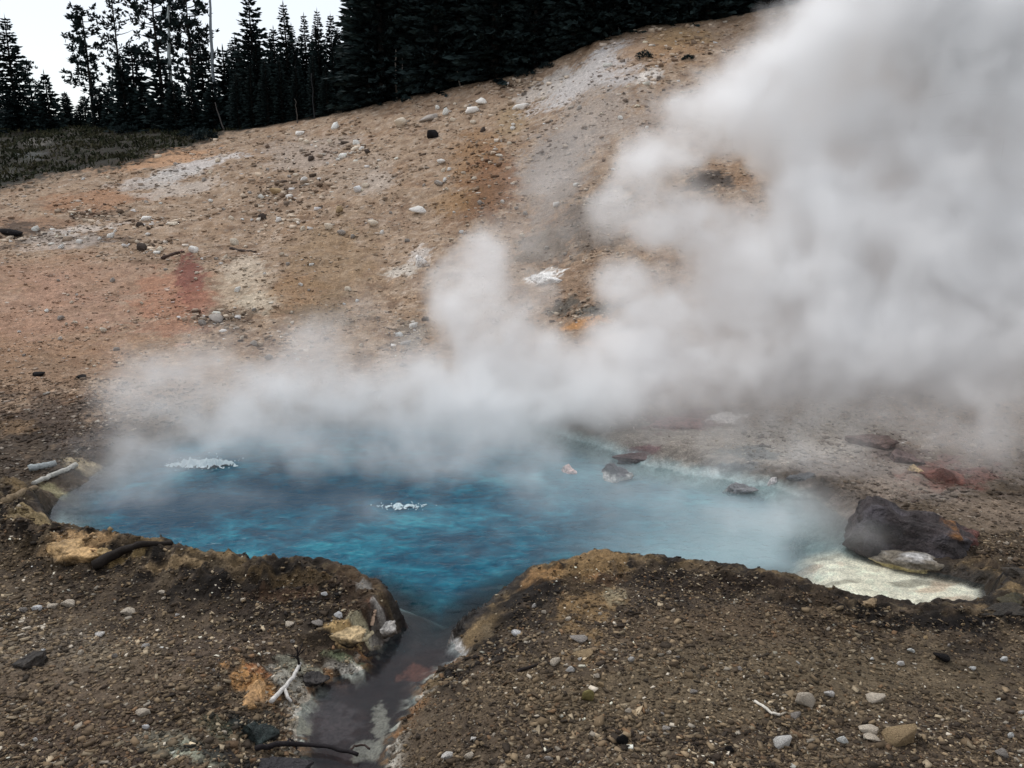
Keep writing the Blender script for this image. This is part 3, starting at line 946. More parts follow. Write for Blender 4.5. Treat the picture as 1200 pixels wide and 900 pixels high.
shaped_rock('pool_rock', 'dark topped rock with a white foot standing in the pool', 722, 552, 46, 26, 501, two_tone(lin(74, 70, 74), lin(206, 202, 196), 0.12, 0.12), 0.1, zoff=0.07)
shaped_rock('pool_rock', 'small pale pinkish rock in the pool left of the dark topped one', 667, 548, 20, 14, 502, two_tone(lin(206, 182, 176), lin(120, 116, 116), -0.2))
shaped_rock('red_rock', 'low reddish rock just behind the dark topped pool rock', 748, 533, 60, 12, 503, two_tone(lin(98, 82, 80), lin(112, 100, 98)), 0.0, 0.5)
shaped_rock('shore_rock', 'grey rock at the far waterline veiled by steam', 866, 570, 50, 12, 504, two_tone(lin(106, 106, 108), lin(190, 186, 180)), 0.0, 0.5)
shaped_rock('shore_rock', 'small white rock standing right of the veiled grey waterline rock', 905, 560, 12, 12, 505, two_tone(lin(200, 194, 192), lin(170, 166, 164)))
shaped_rock('shore_rock', 'long low dark rock on the flats behind the pool', 940, 556, 44, 10, 506, two_tone(lin(80, 82, 84), lin(120, 116, 112)), 0.0, 0.4)
shaped_rock('red_rock', 'rusty red outcrop right of the ridge, beyond the big boulder', 1112, 552, 70, 26, 501, two_tone(lin(112, 70, 58), lin(100, 78, 64)), 0.3, 0.8)
shaped_rock('red_rock', 'yellowish capped rock at the left end of the rusty outcrop', 1073, 548, 20, 12, 502, two_tone(lin(176, 152, 116), lin(96, 74, 64)))
shaped_rock('ridge_rock', 'brown ridge rock leaning out of the thick steam', 1022, 512, 60, 24, 503, two_tone(lin(98, 80, 74), lin(92, 76, 70)), -0.5, 0.5)
shaped_rock('ridge_rock', 'brown ridge rock between the steam and the rusty outcrop', 1058, 532, 50, 20, 504, two_tone(lin(94, 76, 72), lin(92, 76, 70)), -0.5, 0.5)
shaped_rock('red_rock', 'reddish mound behind the pool in a gap of the steam', 790, 492, 80, 16, 505, two_tone(lin(122, 88, 84), lin(120, 104, 98)), 0.0, 0.5)
shaped_rock('shallows_rock', 'small tan rock breaking the milky shallow water', 1020, 703, 22, 12, 506, two_tone(lin(150, 128, 98), lin(70, 60, 50)), 0.0, 0.6)
shaped_rock('crust_slab', 'smooth tan crust slab on the rim at the far left', 85, 640, 74, 22, 502, two_tone(lin(176, 144, 100), lin(90, 74, 52)), 0.1, 0.55)
shaped_rock('crust_slab', 'small tan crust cap beside the smooth slab on the rim', 122, 645, 26, 12, 504, two_tone(lin(164, 138, 94), lin(80, 66, 48)), 0.0, 0.6)
shaped_rock('crust_lump', 'tan and white crust lump at the mouth of the channel', 408, 738, 46, 26, 503, two_tone(lin(190, 166, 126), lin(52, 44, 36), 0.05, 0.3), 0.2, 0.8)
shaped_rock('crust_lump', 'white crusted lump at the tip of the left rim', 452, 730, 26, 18, 505, two_tone(lin(208, 202, 194), lin(110, 100, 90)), 0.0, 0.8)
shaped_rock('orange_crust', 'flat orange mineral crust left of the channel', 296, 802, 50, 30, 506, two_tone(lin(176, 138, 94), lin(140, 106, 76)), 0.6, 0.9, zoff=-0.06)
shaped_rock('mossy_rock', 'dark green mossy rock on the left bank of the channel', 302, 852, 54, 34, 501, two_tone(lin(34, 44, 42), lin(26, 26, 26)), 0.3, 0.8)
shaped_rock('mossy_rock', 'dark wet rock slab at the left waterline of the channel', 366, 792, 42, 16, 504, two_tone(lin(52, 48, 46), lin(26, 24, 24)), 0.2, 0.6)
shaped_rock('dark_mound', 'black crumbly mound on the pale gravel at the far left', 34, 768, 42, 22, 505, two_tone(lin(44, 38, 32), lin(22, 19, 18)), 0.0, 0.8)
shaped_rock('black_rock', 'black rock under the right end of the milky shallows', 1176, 712, 60, 14, 503, two_tone(lin(44, 38, 30), lin(22, 20, 18)), 0.4, 0.7)
shaped_rock('black_rock', 'mossy black rock at the right edge beside the shallows', 1186, 700, 40, 18, 506, two_tone(lin(60, 54, 34), lin(24, 21, 19)), 0.0, 0.8)
shaped_rock('black_rock', 'dark brown rock between the boulder and the right edge', 1192, 668, 40, 12, 501, two_tone(lin(50, 42, 32), lin(26, 22, 20)), 0.0, 0.8)
shaped_rock('white_outcrop', 'white mineral outcrop shining through a gap in the steam', 640, 324, 44, 12, 502, two_tone(lin(232, 230, 226), lin(200, 196, 190)), 0.0, 0.5)
shaped_rock('white_outcrop', 'rounded white outcrop at the left edge of the small steam puff', 493, 303, 22, 20, 504, two_tone(lin(222, 216, 210), lin(190, 182, 176)), 0.0, 0.7)

# many more loose stones: one thing each
N_h = 0
pts = rng.uniform(0, 1, (4000, 2))
hill_lab = 'pale angular stone lying loose on the tan hillside among many like it'
for u_, w_ in pts:
    px, py = 5 + u_ * 760, 110 + w_ * 330
    lim = np.interp(px, [0, 240, 380, 540, 620, 700, 830], [235, 172, 150, 118, 102, 66, 44])
    if py < lim or (px > 430 and py > 300) or py > 430:
        continue
    dens = 0.30 + 0.7 * max(0, noise2(px * 0.018, py * 0.03)) ** 0.8 + 0.35 * math.exp(-((px - 360) / 90) ** 2 - ((py - 225) / 50) ** 2)
    if rng.uniform() > dens * 0.30:
        continue
    w = float(np.clip(rng.lognormal(1.6, 0.30), 4, 10))
    put_stone(px, py, w, w * rng.uniform(0.55, 0.85), WH if rng.uniform() < 0.35 else (CR if rng.uniform() < 0.6 else GR), hill_lab, 'loose stones on the hillside')
    N_h += 1
    if N_h >= 130:
        break
N_f = 0
fg_lab = 'loose pale stone on the dark gravel in front of the pool'
for u_, w_ in rng.uniform(0, 1, (4000, 2)):
    px, py = u_ * 1200, 690 + w_ * 208
    p = hit(px, py)
    _, t0, s0, c0, _ = terrain(p[0:1], p[1:2])
    if s0[0] < 0.35 or c0[0] < 0.12:
        continue
    w = float(np.clip(rng.lognormal(1.85, 0.30), 4.5, 13))
    put_stone(px, py, w, w * rng.uniform(0.5, 0.8), (WH, CR, TA, CR, GR)[int(rng.integers(5))], fg_lab, 'loose stones on the gravel before the pool')
    N_f += 1
    if N_f >= 70:
        break


# ------------------------------------------------------------------ gravel: small angular chips, joined
cube_v = np.array([[-1, -1, -1], [1, -1, -1], [1, 1, -1], [-1, 1, -1], [-1, -1, 1], [1, -1, 1], [1, 1, 1], [-1, 1, 1]], float)
cube_t = np.array([[0, 2, 1], [0, 3, 2], [4, 5, 6], [4, 6, 7], [0, 1, 5], [0, 5, 4], [1, 2, 6], [1, 6, 5], [2, 3, 7], [2, 7, 6], [3, 0, 4], [3, 4, 7]])


def ground_colour(x, y):
    ri = np.clip(np.searchsorted(rows, y), 0, len(rows) - 1)
    ci = np.clip(np.searchsorted(cols, x / np.maximum(y + 0.6, 4.5)), 0, len(cols) - 1)
    return C[ri * len(cols) + ci]


def chips(name, x, y, size, cols, seed, flat=(0.14, 0.48), own=0.5):
    n = len(x)
    g = ground_colour(x, y)
    g = g * np.random.default_rng(seed + 50).uniform(0.7, 1.7, (n, 1))
    cols = np.clip(cols * (1 - own) + g * own, 0.005, 0.8)
    r = np.random.default_rng(seed)
    v = np.repeat(cube_v[None], n, 0) * r.uniform(0.30, 1.0, (n, 8, 3)) * np.array([1.25, 1.0, 1.0])
    v[:, :, 2] *= r.uniform(*flat, n)[:, None]
    v[:, :, 1] *= r.uniform(0.5, 1.0, n)[:, None]
    # random tumble
    az, tx = r.uniform(0, 2 * math.pi, n), r.normal(0, 0.45, n)
    c, s = np.cos(tx)[:, None], np.sin(tx)[:, None]
    yy, zz = v[:, :, 1] * c - v[:, :, 2] * s, v[:, :, 1] * s + v[:, :, 2] * c
    c, s = np.cos(az)[:, None], np.sin(az)[:, None]
    xx, yy = v[:, :, 0] * c - yy * s, v[:, :, 0] * s + yy * c
    z = height(x, y)
    P = np.stack([xx * size[:, None] + x[:, None], yy * size[:, None] + y[:, None], zz * size[:, None] + (z + size * 0.18)[:, None]], -1)
    f = (cube_t[None] + 8 * np.arange(n)[:, None, None]).reshape(-1, 3)
    me = mesh_np(name, P.reshape(-1, 3), f, np.repeat(cols, 8, 0))
    return link(name, me, M_gravel, kind='stuff')


def pick(n, pal, wts, r, jit=0.18):
    i = r.choice(len(pal), n, p=np.array(wts) / sum(wts))
    return np.clip(np.array(pal)[i] * (1 + jit * r.normal(size=(n, 1))), 0.006, 0.8)


r = np.random.default_rng(11)
n = 100000
y = 4.9 + (9.6 - 4.9) * r.uniform(0, 1, n) ** 1.15
x = r.uniform(-0.72, 0.72, n) * (y + 0.5)
_, _, s0, c0, h0 = terrain(x, y)
dens = 0.72 + 0.5 * noise2(x * 1.1, y * 1.1)
k = (s0 > 0.30 + 0.25 * r.uniform(size=n)) & (c0 > 0.06) & (r.uniform(size=n) < dens)
x, y = x[k], y[k]; n = len(x)
size = np.clip(r.lognormal(math.log(0.0105), 0.48, n), 0.004, 0.040)
pal = [lin(60, 49, 37), lin(94, 78, 57), lin(130, 111, 84), lin(164, 147, 119), lin(210, 198, 178), lin(26, 21, 18), lin(106, 80, 54)]
sort_ = np.clip(0.5 + 1.3 * fbm(x * 0.7, y * 0.7, 3, 33.0), 0, 1)
col = pick(n, pal, [26, 26, 22, 12, 6, 26, 6], r, 0.28)
col = col + (col.mean(1, keepdims=True) - col) * 0.12
col *= (1.02 + 0.62 * np.clip(0.5 + 1.2 * fbm(x * 0.45, y * 0.55, 3, 63.0), 0, 1))[:, None]
size *= 0.72 + 0.6 * sort_
big = size > 0.024
col[big] *= 1.12
bright = (col.mean(1) > 0.30) & (fbm(x * 0.8, y * 0.8, 3, 73.0) + 0.18 * r.normal(size=n) < 0.10)
col[bright] *= 0.42
chips('gravel', x, y, size, col, 12, own=0.34)

n = 48000
y = 12.0 * (50 / 12.0) ** r.uniform(0, 1, n)
x = r.uniform(-0.70, 0.62, n) * y
_, t0, s0, _, _ = terrain(x, y)
dens = 0.55 + 0.9 * noise2(x * 0.5, y * 0.5)
gs_ = x / y
gl_ = np.interp(gs_, gline[:, 0] / gline[:, 1], gline[:, 1])
k = (s0 > 0.5) & (t0 > -0.2) & (t0 < 0.99) & (r.uniform(size=n) < dens) & ~((gs_ < gline[-1, 0] / gline[-1, 1]) & (y > gl_ + 1))
x, y = x[k], y[k]; n = len(x)
size = np.clip(r.lognormal(math.log(0.0013), 0.45, n), 0.0006, 0.004) * y
pal = [lin(124, 104, 86), lin(166, 146, 126), lin(198, 184, 168), lin(226, 218, 206), lin(70, 56, 48)]
chips('hillside_gravel', x, y, size, pick(n, pal, [20, 26, 26, 14, 6], r), 13, own=0.62)

cl = [(335, 226, 46, 16, 260), (330, 258, 50, 12, 160), (410, 176, 34, 12, 160), (170, 262, 40, 10, 160), (100, 250, 40, 9, 160), (45, 276, 60, 10, 220), (250, 373, 40, 9, 200), (476, 396, 24, 26, 200),
      (610, 100, 34, 9, 160), (180, 292, 34, 9, 120), (590, 190, 60, 40, 200), (360, 200, 120, 50, 380), (760, 90, 50, 30, 160), (690, 365, 50, 14, 160), (300, 392, 60, 20, 140), (800, 50, 40, 22, 120), (560, 130, 60, 14, 120)]
px_, py_ = [], []
for cx_, cy_, rx_, ry_, k_ in [(a_, b_, c_, d_, int(e_ * 0.65)) for a_, b_, c_, d_, e_ in cl]:
    px_ += list(cx_ + rx_ * 0.6 * r.normal(size=k_)); py_ += list(cy_ + ry_ * 0.6 * r.normal(size=k_))
x, y = hit_hill(px_, py_)
k = (terrain(x, y)[1] < 0.985) & (y > 12.5)
x, y = x[k], y[k]; n = len(x)
size = np.clip(r.lognormal(math.log(0.0020), 0.45, n), 0.0009, 0.0048) * y
pal = [lin(236, 228, 216), lin(206, 190, 170), lin(160, 140, 120), lin(90, 74, 62), lin(44, 36, 32)]
chips('hillside_rubble', x, y, size, pick(n, pal, [14, 26, 24, 20, 16], r), 16, flat=(0.3, 0.7), own=0.3)

n = 16000
y = 8.6 + 8 * r.uniform(0, 1, n)
x = np.where(r.uniform(size=n) < 0.6, -r.uniform(0.40, 0.72, n), r.uniform(0.3, 0.72, n)) * y
_, t0, s0, _, _ = terrain(x, y)
k = (s0 > 0.25) & (t0 < 0.2) & (r.uniform(size=n) < 0.75 + 0.6 * noise2(x * 0.9, y * 0.9))
x, y = x[k], y[k]; n = len(x)
size = np.clip(r.lognormal(math.log(0.02), 0.45, n), 0.008, 0.06)
pal = [lin(48, 40, 34), lin(70, 58, 48), lin(100, 84, 68), lin(150, 136, 118), lin(176, 166, 152)]
chips('bank_gravel', x, y, size, pick(n, pal, [34, 28, 18, 8, 6], r), 14)

n = 14000
y = r.uniform(6.5, 12.8, n); x = r.uniform(-8.5, 6.5, n)
_, t0, s0, c0, _ = terrain(x, y)
k = (s0 > 0.02) & (s0 < 0.95) & (c0 > 0.1) & (r.uniform(size=n) < np.exp(-s0 / 0.45) * np.where(x < 0, 1.0, 0.45)) & (near_w(x, y) > 0.2)
x, y = x[k], y[k]; n = len(x)
size = np.clip(r.lognormal(math.log(0.0135), 0.5, n), 0.006, 0.045)
pal = [lin(26, 22, 18), lin(48, 38, 29), lin(84, 68, 48), lin(132, 112, 82), lin(178, 164, 138)]
chips('crust_rubble', x, y, size, pick(n, pal, [40, 26, 12, 6, 5], r), 15, own=0.25)

# ------------------------------------------------------------------ driftwood, branches, logs
def tube_np(pts, rad, sides=8, seed=0, knob=0.12):
    pts = np.asarray(pts, float); n = len(pts)
    rr = np.random.default_rng(seed)
    V, F = [], []
    for i in range(n):
        d = pts[min(i + 1, n - 1)] - pts[max(i - 1, 0)]
        d /= np.linalg.norm(d) + 1e-9
        a = np.cross(d, [0, 0, 1.0]) if abs(d[2]) < 0.95 else np.cross(d, [1.0, 0, 0])
        a /= np.linalg.norm(a); b = np.cross(d, a)
        for k in range(sides):
            th = 2 * math.pi * k / sides
            V.append(pts[i] + (a * math.cos(th) + b * math.sin(th)) * rad[i] * (1 + knob * rr.normal()))
    for i in range(n - 1):
        for k in range(sides):
            F.append((i * sides + k, i * sides + (k + 1) % sides, (i + 1) * sides + (k + 1) % sides, (i + 1) * sides + k))
    V.append(pts[0]); V.append(pts[-1])
    for k in range(sides):
        F.append((len(V) - 2, (k + 1) % sides, k, k))
        F.append((len(V) - 1, (n - 1) * sides + k, (n - 1) * sides + (k + 1) % sides, (n - 1) * sides + (k + 1) % sides))
    return V, F


def poly_mesh(name, V, F, smooth=True):
    me = bpy.data.meshes.new(name)
    F = [tuple(dict.fromkeys(f)) for f in F]
    me.from_pydata([tuple(map(float, q)) for q in V], [], F)
    if smooth:
        me.polygons.foreach_set('use_smooth', [True] * len(me.polygons))
    me.update()
    return me


def stick(name, label, category, pxs, r0, r1, col, lift=0.03, seed=1, group=None, zs=None, pts=None):
    P = [] if pts is None else list(pts)
    for i, (px, py) in enumerate(pxs if pts is None else []):
        q = hit(px, py)
        z = max(q[2], 0.0) + lift if zs is None else zs[i]
        if zs is not None:
            q = atz(px, py, z)
        P.append([q[0], q[1], z])
    P = np.array(P)
    # resample with a little wander
    tt = np.linspace(0, len(P) - 1, 4 * len(P))
    Q = np.stack([np.interp(tt, range(len(P)), P[:, k]) for k in range(3)], -1)
    rr = np.random.default_rng(seed)
    base = Q[0].copy()
    Q = Q - base
    Q[1:-1] += rr.normal(0, min(r0 * 0.35, 0.12 * np.linalg.norm(Q[-1]) / len(Q)), (len(Q) - 2, 3))
    V, F = tube_np(Q, np.linspace(r0, r1, len(Q)), 9, seed, 0.07)
    o = thing(name, label, category, base, 0, group, poly_mesh(name, V, F), M_wood)
    tint(o, col)
    return o


lg = [hit(110, 668) + np.array([0, 0, 0.05]), hit(142, 652) + np.array([0, 0, 0.07]), hit(168, 646) + np.array([0, 0, 0.08])]
lg.append(at(202, 637, lg[2][1] + 0.22))
stick('driftwood_log', 'dark log jutting from the left rim over the water', 'log', None, 0.065, 0.022, lin(34, 28, 24), seed=3, pts=lg)
stick('bleached_log', 'short blue grey bleached log on the left bank', 'log', [(34, 552), (50, 549), (66, 545)], 0.055, 0.045, lin(150, 156, 156), lift=0.04, seed=4)
stick('bleached_log', 'long grey bleached log pointing at the left tip of the pool', 'log', [(40, 570), (60, 561), (90, 548)], 0.035, 0.04, lin(170, 168, 160), lift=0.05, seed=5)
stick('bleached_log', 'mossy log along the left shore below the grey one', 'log', [(4, 590), (24, 582), (42, 574)], 0.05, 0.04, lin(120, 104, 82), lift=0.03, seed=6)
stick('white_branch', 'forked white branch lying at the left waterline of the channel', 'branch', [(318, 828), (334, 811), (346, 796), (352, 783)], 0.022, 0.016, lin(206, 202, 196), lift=0.05, seed=7)
stick('white_branch', 'short white twig leaning on the forked branch', 'branch', [(334, 812), (337, 822), (342, 828)], 0.018, 0.012, lin(200, 196, 190), lift=0.05, seed=8)
stick('white_branch', 'curled cream root under the crust lump at the channel mouth', 'root', [(398, 752), (414, 756), (428, 752), (437, 744)], 0.022, 0.02, lin(196, 182, 150), lift=0.03, seed=9)
stick('white_branch', 'short upright pink stub on the crust at the channel mouth', 'stub', [(436, 738), (438, 728), (440, 720)], 0.02, 0.016, lin(196, 168, 144), lift=0.05, seed=10)
stick('dark_root', 'long dark root across the bottom of the channel', 'root', [(300, 884), (330, 878), (362, 882), (392, 890), (420, 899)], 0.022, 0.016, lin(34, 30, 32), lift=0.05, seed=11)
shaped_rock('dark_wet_rock', 'black wet rock at the bottom edge left of the channel', 318, 896, 110, 22, 503, two_tone(lin(40, 37, 40), lin(24, 22, 22)), 0.1, 0.5)
stick('dark_root', 'thin looped root standing at the foot of the channel', 'root', [(410, 896), (416, 888), (428, 887), (434, 893)], 0.010, 0.008, lin(60, 48, 44), lift=0.05, seed=13)
stick('dark_root', 'thin dark twig slanting from the bottom log', 'root', [(334, 880), (340, 872), (346, 876), (348, 884)], 0.009, 0.007, lin(40, 36, 38), lift=0.05, seed=14)
stick('driftwood_stick', 'dark stick lying left of the white rock on the red stain', 'stick', [(190, 304), (200, 300), (208, 297), (216, 296)], 0.06, 0.04, lin(66, 50, 44), lift=0.03, seed=15)
stick('driftwood_stick', 'dark stick lying across the white mineral patch top', 'stick', [(270, 292), (284, 295), (300, 296)], 0.05, 0.04, lin(66, 54, 48), lift=0.03, seed=16)
stick('driftwood_stick', 'white twig in the near gravel left of the pointed cream rock', 'twig', [(884, 824), (894, 830), (904, 838), (914, 840)], 0.012, 0.010, lin(206, 200, 188), lift=0.02, seed=17)
stick('driftwood_stick', 'dark twig in the gravel right of the brown channel', 'twig', [(606, 788), (618, 784), (630, 780)], 0.016, 0.010, lin(36, 30, 28), lift=0.01, seed=18)
stick('driftwood_stick', 'dark twig floating in the milky shallows', 'twig', [(900, 682), (915, 686), (930, 688), (942, 686)], 0.014, 0.010, lin(40, 44, 48), zs=[0.01, 0.015, 0.015, 0.01], seed=19)

# a dead seedling on the left bank of the channel
q = hit(351, 786)
k = mpp(q)
V, F = [], []


def add_tube(pts, rads, sides, seed):
    a, b = tube_np(pts, rads, sides, seed)
    o = len(V)
    V.extend(a); F.extend([tuple(i + o for i in f) for f in b])


add_tube([[0, 0, 0], [0.0, 0, 10 * k], [-.01, 0, 20 * k], [0.0, 0, 32 * k]], [0.014, 0.012, 0.008, 0.004], 6, 1)
for i in range(7):
    a = random.uniform(0, 6.28); h = random.uniform(12, 28) * k; l = random.uniform(6, 14) * k
    add_tube([[0, 0, h], [l * .6 * math.cos(a), l * .6 * math.sin(a), h + 3 * k], [l * math.cos(a), l * math.sin(a), h + 7 * k]], [0.006, 0.005, 0.003], 5, i)
o = thing('dead_seedling', 'small black dead seedling on the left bank of the channel', 'plant', q, 0, None, poly_mesh('dead_seedling', V, F), M_wood)
tint(o, lin(30, 26, 26))

# boiling places: white heaved water and spray
m, nt, out = new_mat('boiling_foam')
p_ = nd(nt, 'ShaderNodeBsdfPrincipled')
p_.inputs['Base Color'].default_value = (0.52, 0.64, 0.68, 1); p_.inputs['Roughness'].default_value = 0.35
nt.links.new(p_.outputs[0], out.inputs['Surface'])
M_foam = m


def boil(label, px, py, wpx, hm, clumps, seed):
    """broken froth: a torn sheet of heaved water with spikes, and loose drops round it"""
    c = atz(px, py, 0.0)
    w = wpx * mpp(c) / 2
    r = np.random.default_rng(seed)
    nx, ny = 150, 60
    gx_, gy_ = np.meshgrid(np.linspace(-1.15, 1.15, nx), np.linspace(-1, 1, ny), indexing='ij')
    a, b = gx_.ravel(), gy_.ravel()
    m = np.zeros_like(a)
    for (cx, cy, sx, sy, h) in clumps:
        m = np.maximum(m, h * np.exp(-((a - cx) / sx) ** 2 - ((b - cy) / sy) ** 2))
    n_ = fbm(a * 6, b * 4, 4, seed * 3.1)
    hgt = hm * m * np.clip(0.5 + 1.1 * fbm(a * 9, b * 5, 4, seed * 1.7), 0.05, 2) + 0.004
    on = (m + 0.55 * n_ > 0.26).reshape(nx, ny)
    id_ = np.arange(nx * ny).reshape(nx, ny)
    cell = on[:-1, :-1] & on[1:, :-1] & on[:-1, 1:] & on[1:, 1:]
    f = np.stack([id_[:-1, :-1], id_[1:, :-1], id_[1:, 1:], id_[:-1, 1:]], -1)[cell]
    us = np.unique(f); mp_ = -np.ones(nx * ny, int); mp_[us] = np.arange(len(us))
    V = [np.stack([a * w, b * w * 0.55, hgt], -1)[us]]
    F = [mp_[f]]
    o = len(us)
    for i in range(45):
        cx, cy, sx, sy, h = clumps[int(r.integers(len(clumps)))]
        q = cube_v * r.uniform(0.003, 0.008) + np.array([(cx + r.normal(0, sx)) * w, (cy + r.normal(0, sy)) * w * 0.55, r.uniform(0.003, 1.1 * hm * h)])
        V.append(q); F.append(np.array([[0, 1, 2, 3], [4, 5, 6, 7], [0, 1, 5, 4], [1, 2, 6, 5], [2, 3, 7, 6], [3, 0, 4, 7]]) + o); o += 8
    me = mesh_np('boiling_foam', np.concatenate(V), np.concatenate(F), None, True)
    thing('boiling_foam', label, 'foam', c, 0, None, me, M_foam)['kind'] = 'stuff'


boil('white boiling splash in the open blue water near the middle of the pool', 470, 594, 62, 0.065, [(-0.12, 0, .16, .5, 1.0), (0.28, 0.05, .18, .35, .55), (0.6, -0.1, .2, .3, .4), (-0.45, -0.1, .2, .3, .4), (0.05, -0.4, .4, .3, .35), (-0.75, .1, .2, .2, .3), (0.9, .2, .2, .2, .3)], 5)
boil('broad white boil at the back left of the pool under the mist', 238, 545, 92, 0.15, [(-0.3, 0, .35, .5, .9), (0.2, 0, .4, .5, 1.0), (0.6, 0, .3, .4, .6), (-0.7, -0.2, .25, .3, .45)], 6)

# ------------------------------------------------------------------ trees
class Leafy:
    def __init__(self):
        self.q = []

    def quad(self, c, d, w, ln, tone):
        self.q.append((c[0], c[1], c[2], d[0], d[1], d[2], w, ln, tone))

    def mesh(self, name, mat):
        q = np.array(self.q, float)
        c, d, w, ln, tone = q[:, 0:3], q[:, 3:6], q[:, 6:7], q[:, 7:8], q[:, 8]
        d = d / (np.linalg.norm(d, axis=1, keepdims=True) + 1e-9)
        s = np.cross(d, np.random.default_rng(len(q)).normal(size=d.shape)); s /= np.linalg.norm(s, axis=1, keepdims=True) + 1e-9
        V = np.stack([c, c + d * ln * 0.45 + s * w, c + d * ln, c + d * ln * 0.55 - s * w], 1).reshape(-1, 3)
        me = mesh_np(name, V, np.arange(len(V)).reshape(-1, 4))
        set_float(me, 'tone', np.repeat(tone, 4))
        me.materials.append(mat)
        return me


def trunk_mesh(name, H, r0, seed, lean=0.0):
    r = np.random.default_rng(seed)
    z = np.linspace(-0.4, H, 9)
    pts = np.stack([lean * z + np.cumsum(r.normal(0, 0.02, 9)), np.cumsum(r.normal(0, 0.02, 9)), z], -1)
    V, F = tube_np(pts, np.linspace(r0, 0.025, 9), 7, seed, 0.06)
    return poly_mesh(name, V, F), pts


def spire(seed, H, Rm, bare=0.02, whorls=46, power=1.0, dens=1.15):
    """dense narrow conifer: drooping whorled branches clothed in sprays"""
    r = np.random.default_rng(seed)
    lf = Leafy()
    tm, pts = trunk_mesh('trunk', H, 0.10 + H * 0.008, seed)
    for i in range(whorls):
        u = bare + (1 - bare) * (i + r.uniform(-0.3, 0.3)) / whorls
        u = float(np.clip(u, bare, 0.985))
        nb = int(r.integers(4, 7))
        a0 = r.uniform(0, 6.28)
        for b in range(nb):
            a = a0 + b * 6.283 / nb + r.normal(0, 0.25)
            Lb = Rm * ((1 - u) ** power) * r.uniform(0.55, 1.12) + 0.10
            up = 0.25 * u - 0.30 * (1 - u) + r.normal(0, 0.08)
            base = np.array([np.interp(u * H, pts[:, 2], pts[:, 0]), np.interp(u * H, pts[:, 2], pts[:, 1]), u * H])
            d = np.array([math.cos(a), math.sin(a), up])
            ns = max(3, int(Lb / 0.16 * dens))
            for k in range(ns):
                q = (k + r.uniform(0.2, 0.9)) / ns
                c = base + d * Lb * q + np.array([0, 0, 0.10 * q * q * Lb])
                for sgn in (-1, 1):
                    dd = d + sgn * 0.9 * np.array([-math.sin(a), math.cos(a), 0]) * (1.05 - q) + np.array([0, 0, r.uniform(-0.25, 0.3)])
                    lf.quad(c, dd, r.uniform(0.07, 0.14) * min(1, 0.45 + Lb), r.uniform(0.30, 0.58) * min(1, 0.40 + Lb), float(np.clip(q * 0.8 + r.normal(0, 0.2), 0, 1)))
    lf.quad(np.array([pts[-1, 0], pts[-1, 1], H - 0.3]), (0, 0, 1), 0.05, 0.7, 0.6)
    return tm, lf.mesh('crown', M_needle)


def open_pine(seed, H, Rm, bare=0.30, nbr=48, tuft=7, thin=1.0):
    """loose pine: bare lower trunk, upturned limbs with tufts"""
    r = np.random.default_rng(seed)
    lf = Leafy()
    tm, pts = trunk_mesh('trunk', H, 0.09 + H * 0.007, seed)
    V = [tuple(q.co) for q in tm.vertices]; F = [tuple(q.vertices) for q in tm.polygons]
    for i in range(nbr):
        u = bare + (1 - bare) * (i + r.uniform(0, 1)) / nbr
        a = r.uniform(0, 6.283)
        sh = math.sin(math.pi * min(1, (1 - u) / (1 - bare) * 0.75 + 0.12)) ** 0.7
        Lb = Rm * sh * r.uniform(0.4, 1.15)
        base = np.array([np.interp(u * H, pts[:, 2], pts[:, 0]), np.interp(u * H, pts[:, 2], pts[:, 1]), u * H])
        P = [base + np.array([math.cos(a) * Lb * q, math.sin(a) * Lb * q, Lb * (0.05 * q + 0.32 * q * q)]) for q in (0, 0.35, 0.7, 1.0)]
        vv, ff = tube_np(P, [0.035, 0.028, 0.018, 0.008], 4, i)
        o = len(V); V += vv; F += [tuple(x + o for x in f) for f in ff]
        if r.uniform() > thin:
            continue
        nt_ = max(2, int(Lb * 3.4))
        for k in range(nt_):
            q = 0.35 + 0.65 * (k + r.uniform()) / nt_
            c = base + np.array([math.cos(a) * Lb * q, math.sin(a) * Lb * q, Lb * (0.05 * q + 0.32 * q * q)]) + r.normal(0, 0.10, 3)
            for j in range(tuft):
                dd = r.normal(size=3) * 0.7 + np.array([math.cos(a) * 0.5, math.sin(a) * 0.5, 0.6])
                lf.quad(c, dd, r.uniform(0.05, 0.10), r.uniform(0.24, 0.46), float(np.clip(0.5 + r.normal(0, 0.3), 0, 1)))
    return poly_mesh('trunk', V, F), lf.mesh('crown', M_needle)


PROTO = {
    'spire': [spire(201, 10, 1.55), spire(202, 10, 1.9, whorls=44, power=0.9), spire(203, 10, 1.45, power=1.0), spire(204, 10, 1.8, bare=0.06, power=0.95)],
    'young': [spire(211, 5, 1.25, whorls=30), spire(212, 5, 1.05, whorls=30, power=0.9)],
    'pine': [open_pine(221, 10, 1.75, 0.14, 84, 9), open_pine(222, 10, 2.1, 0.40, 54, 9), open_pine(223, 10, 1.8, 0.24, 84, 8)],
    'thin': [open_pine(231, 10, 1.45, 0.12, 84, 5, 0.62), open_pine(232, 6, 1.2, 0.15, 44, 6, 0.75)],
}
PH = {'spire': 10, 'young': 5, 'pine': 10, 'thin': 10}
for k_, lst in PROTO.items():
    for a_, b_ in lst:
        a_.materials.append(M_bark)


def tree(kind, i, loc, H, label, name, group=None, rz=None, wide=1.0):
    tm, cm = PROTO[kind][i]
    h0 = 6 if (kind == 'thin' and i == 1) else PH[kind]
    o = thing(name, label, 'tree', loc, rng.uniform(0, 6.28) if rz is None else rz, group)
    s = H / h0
    o.scale = (s * wide, s * wide, s)
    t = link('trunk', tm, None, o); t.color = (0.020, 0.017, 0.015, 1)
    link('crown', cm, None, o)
    return o


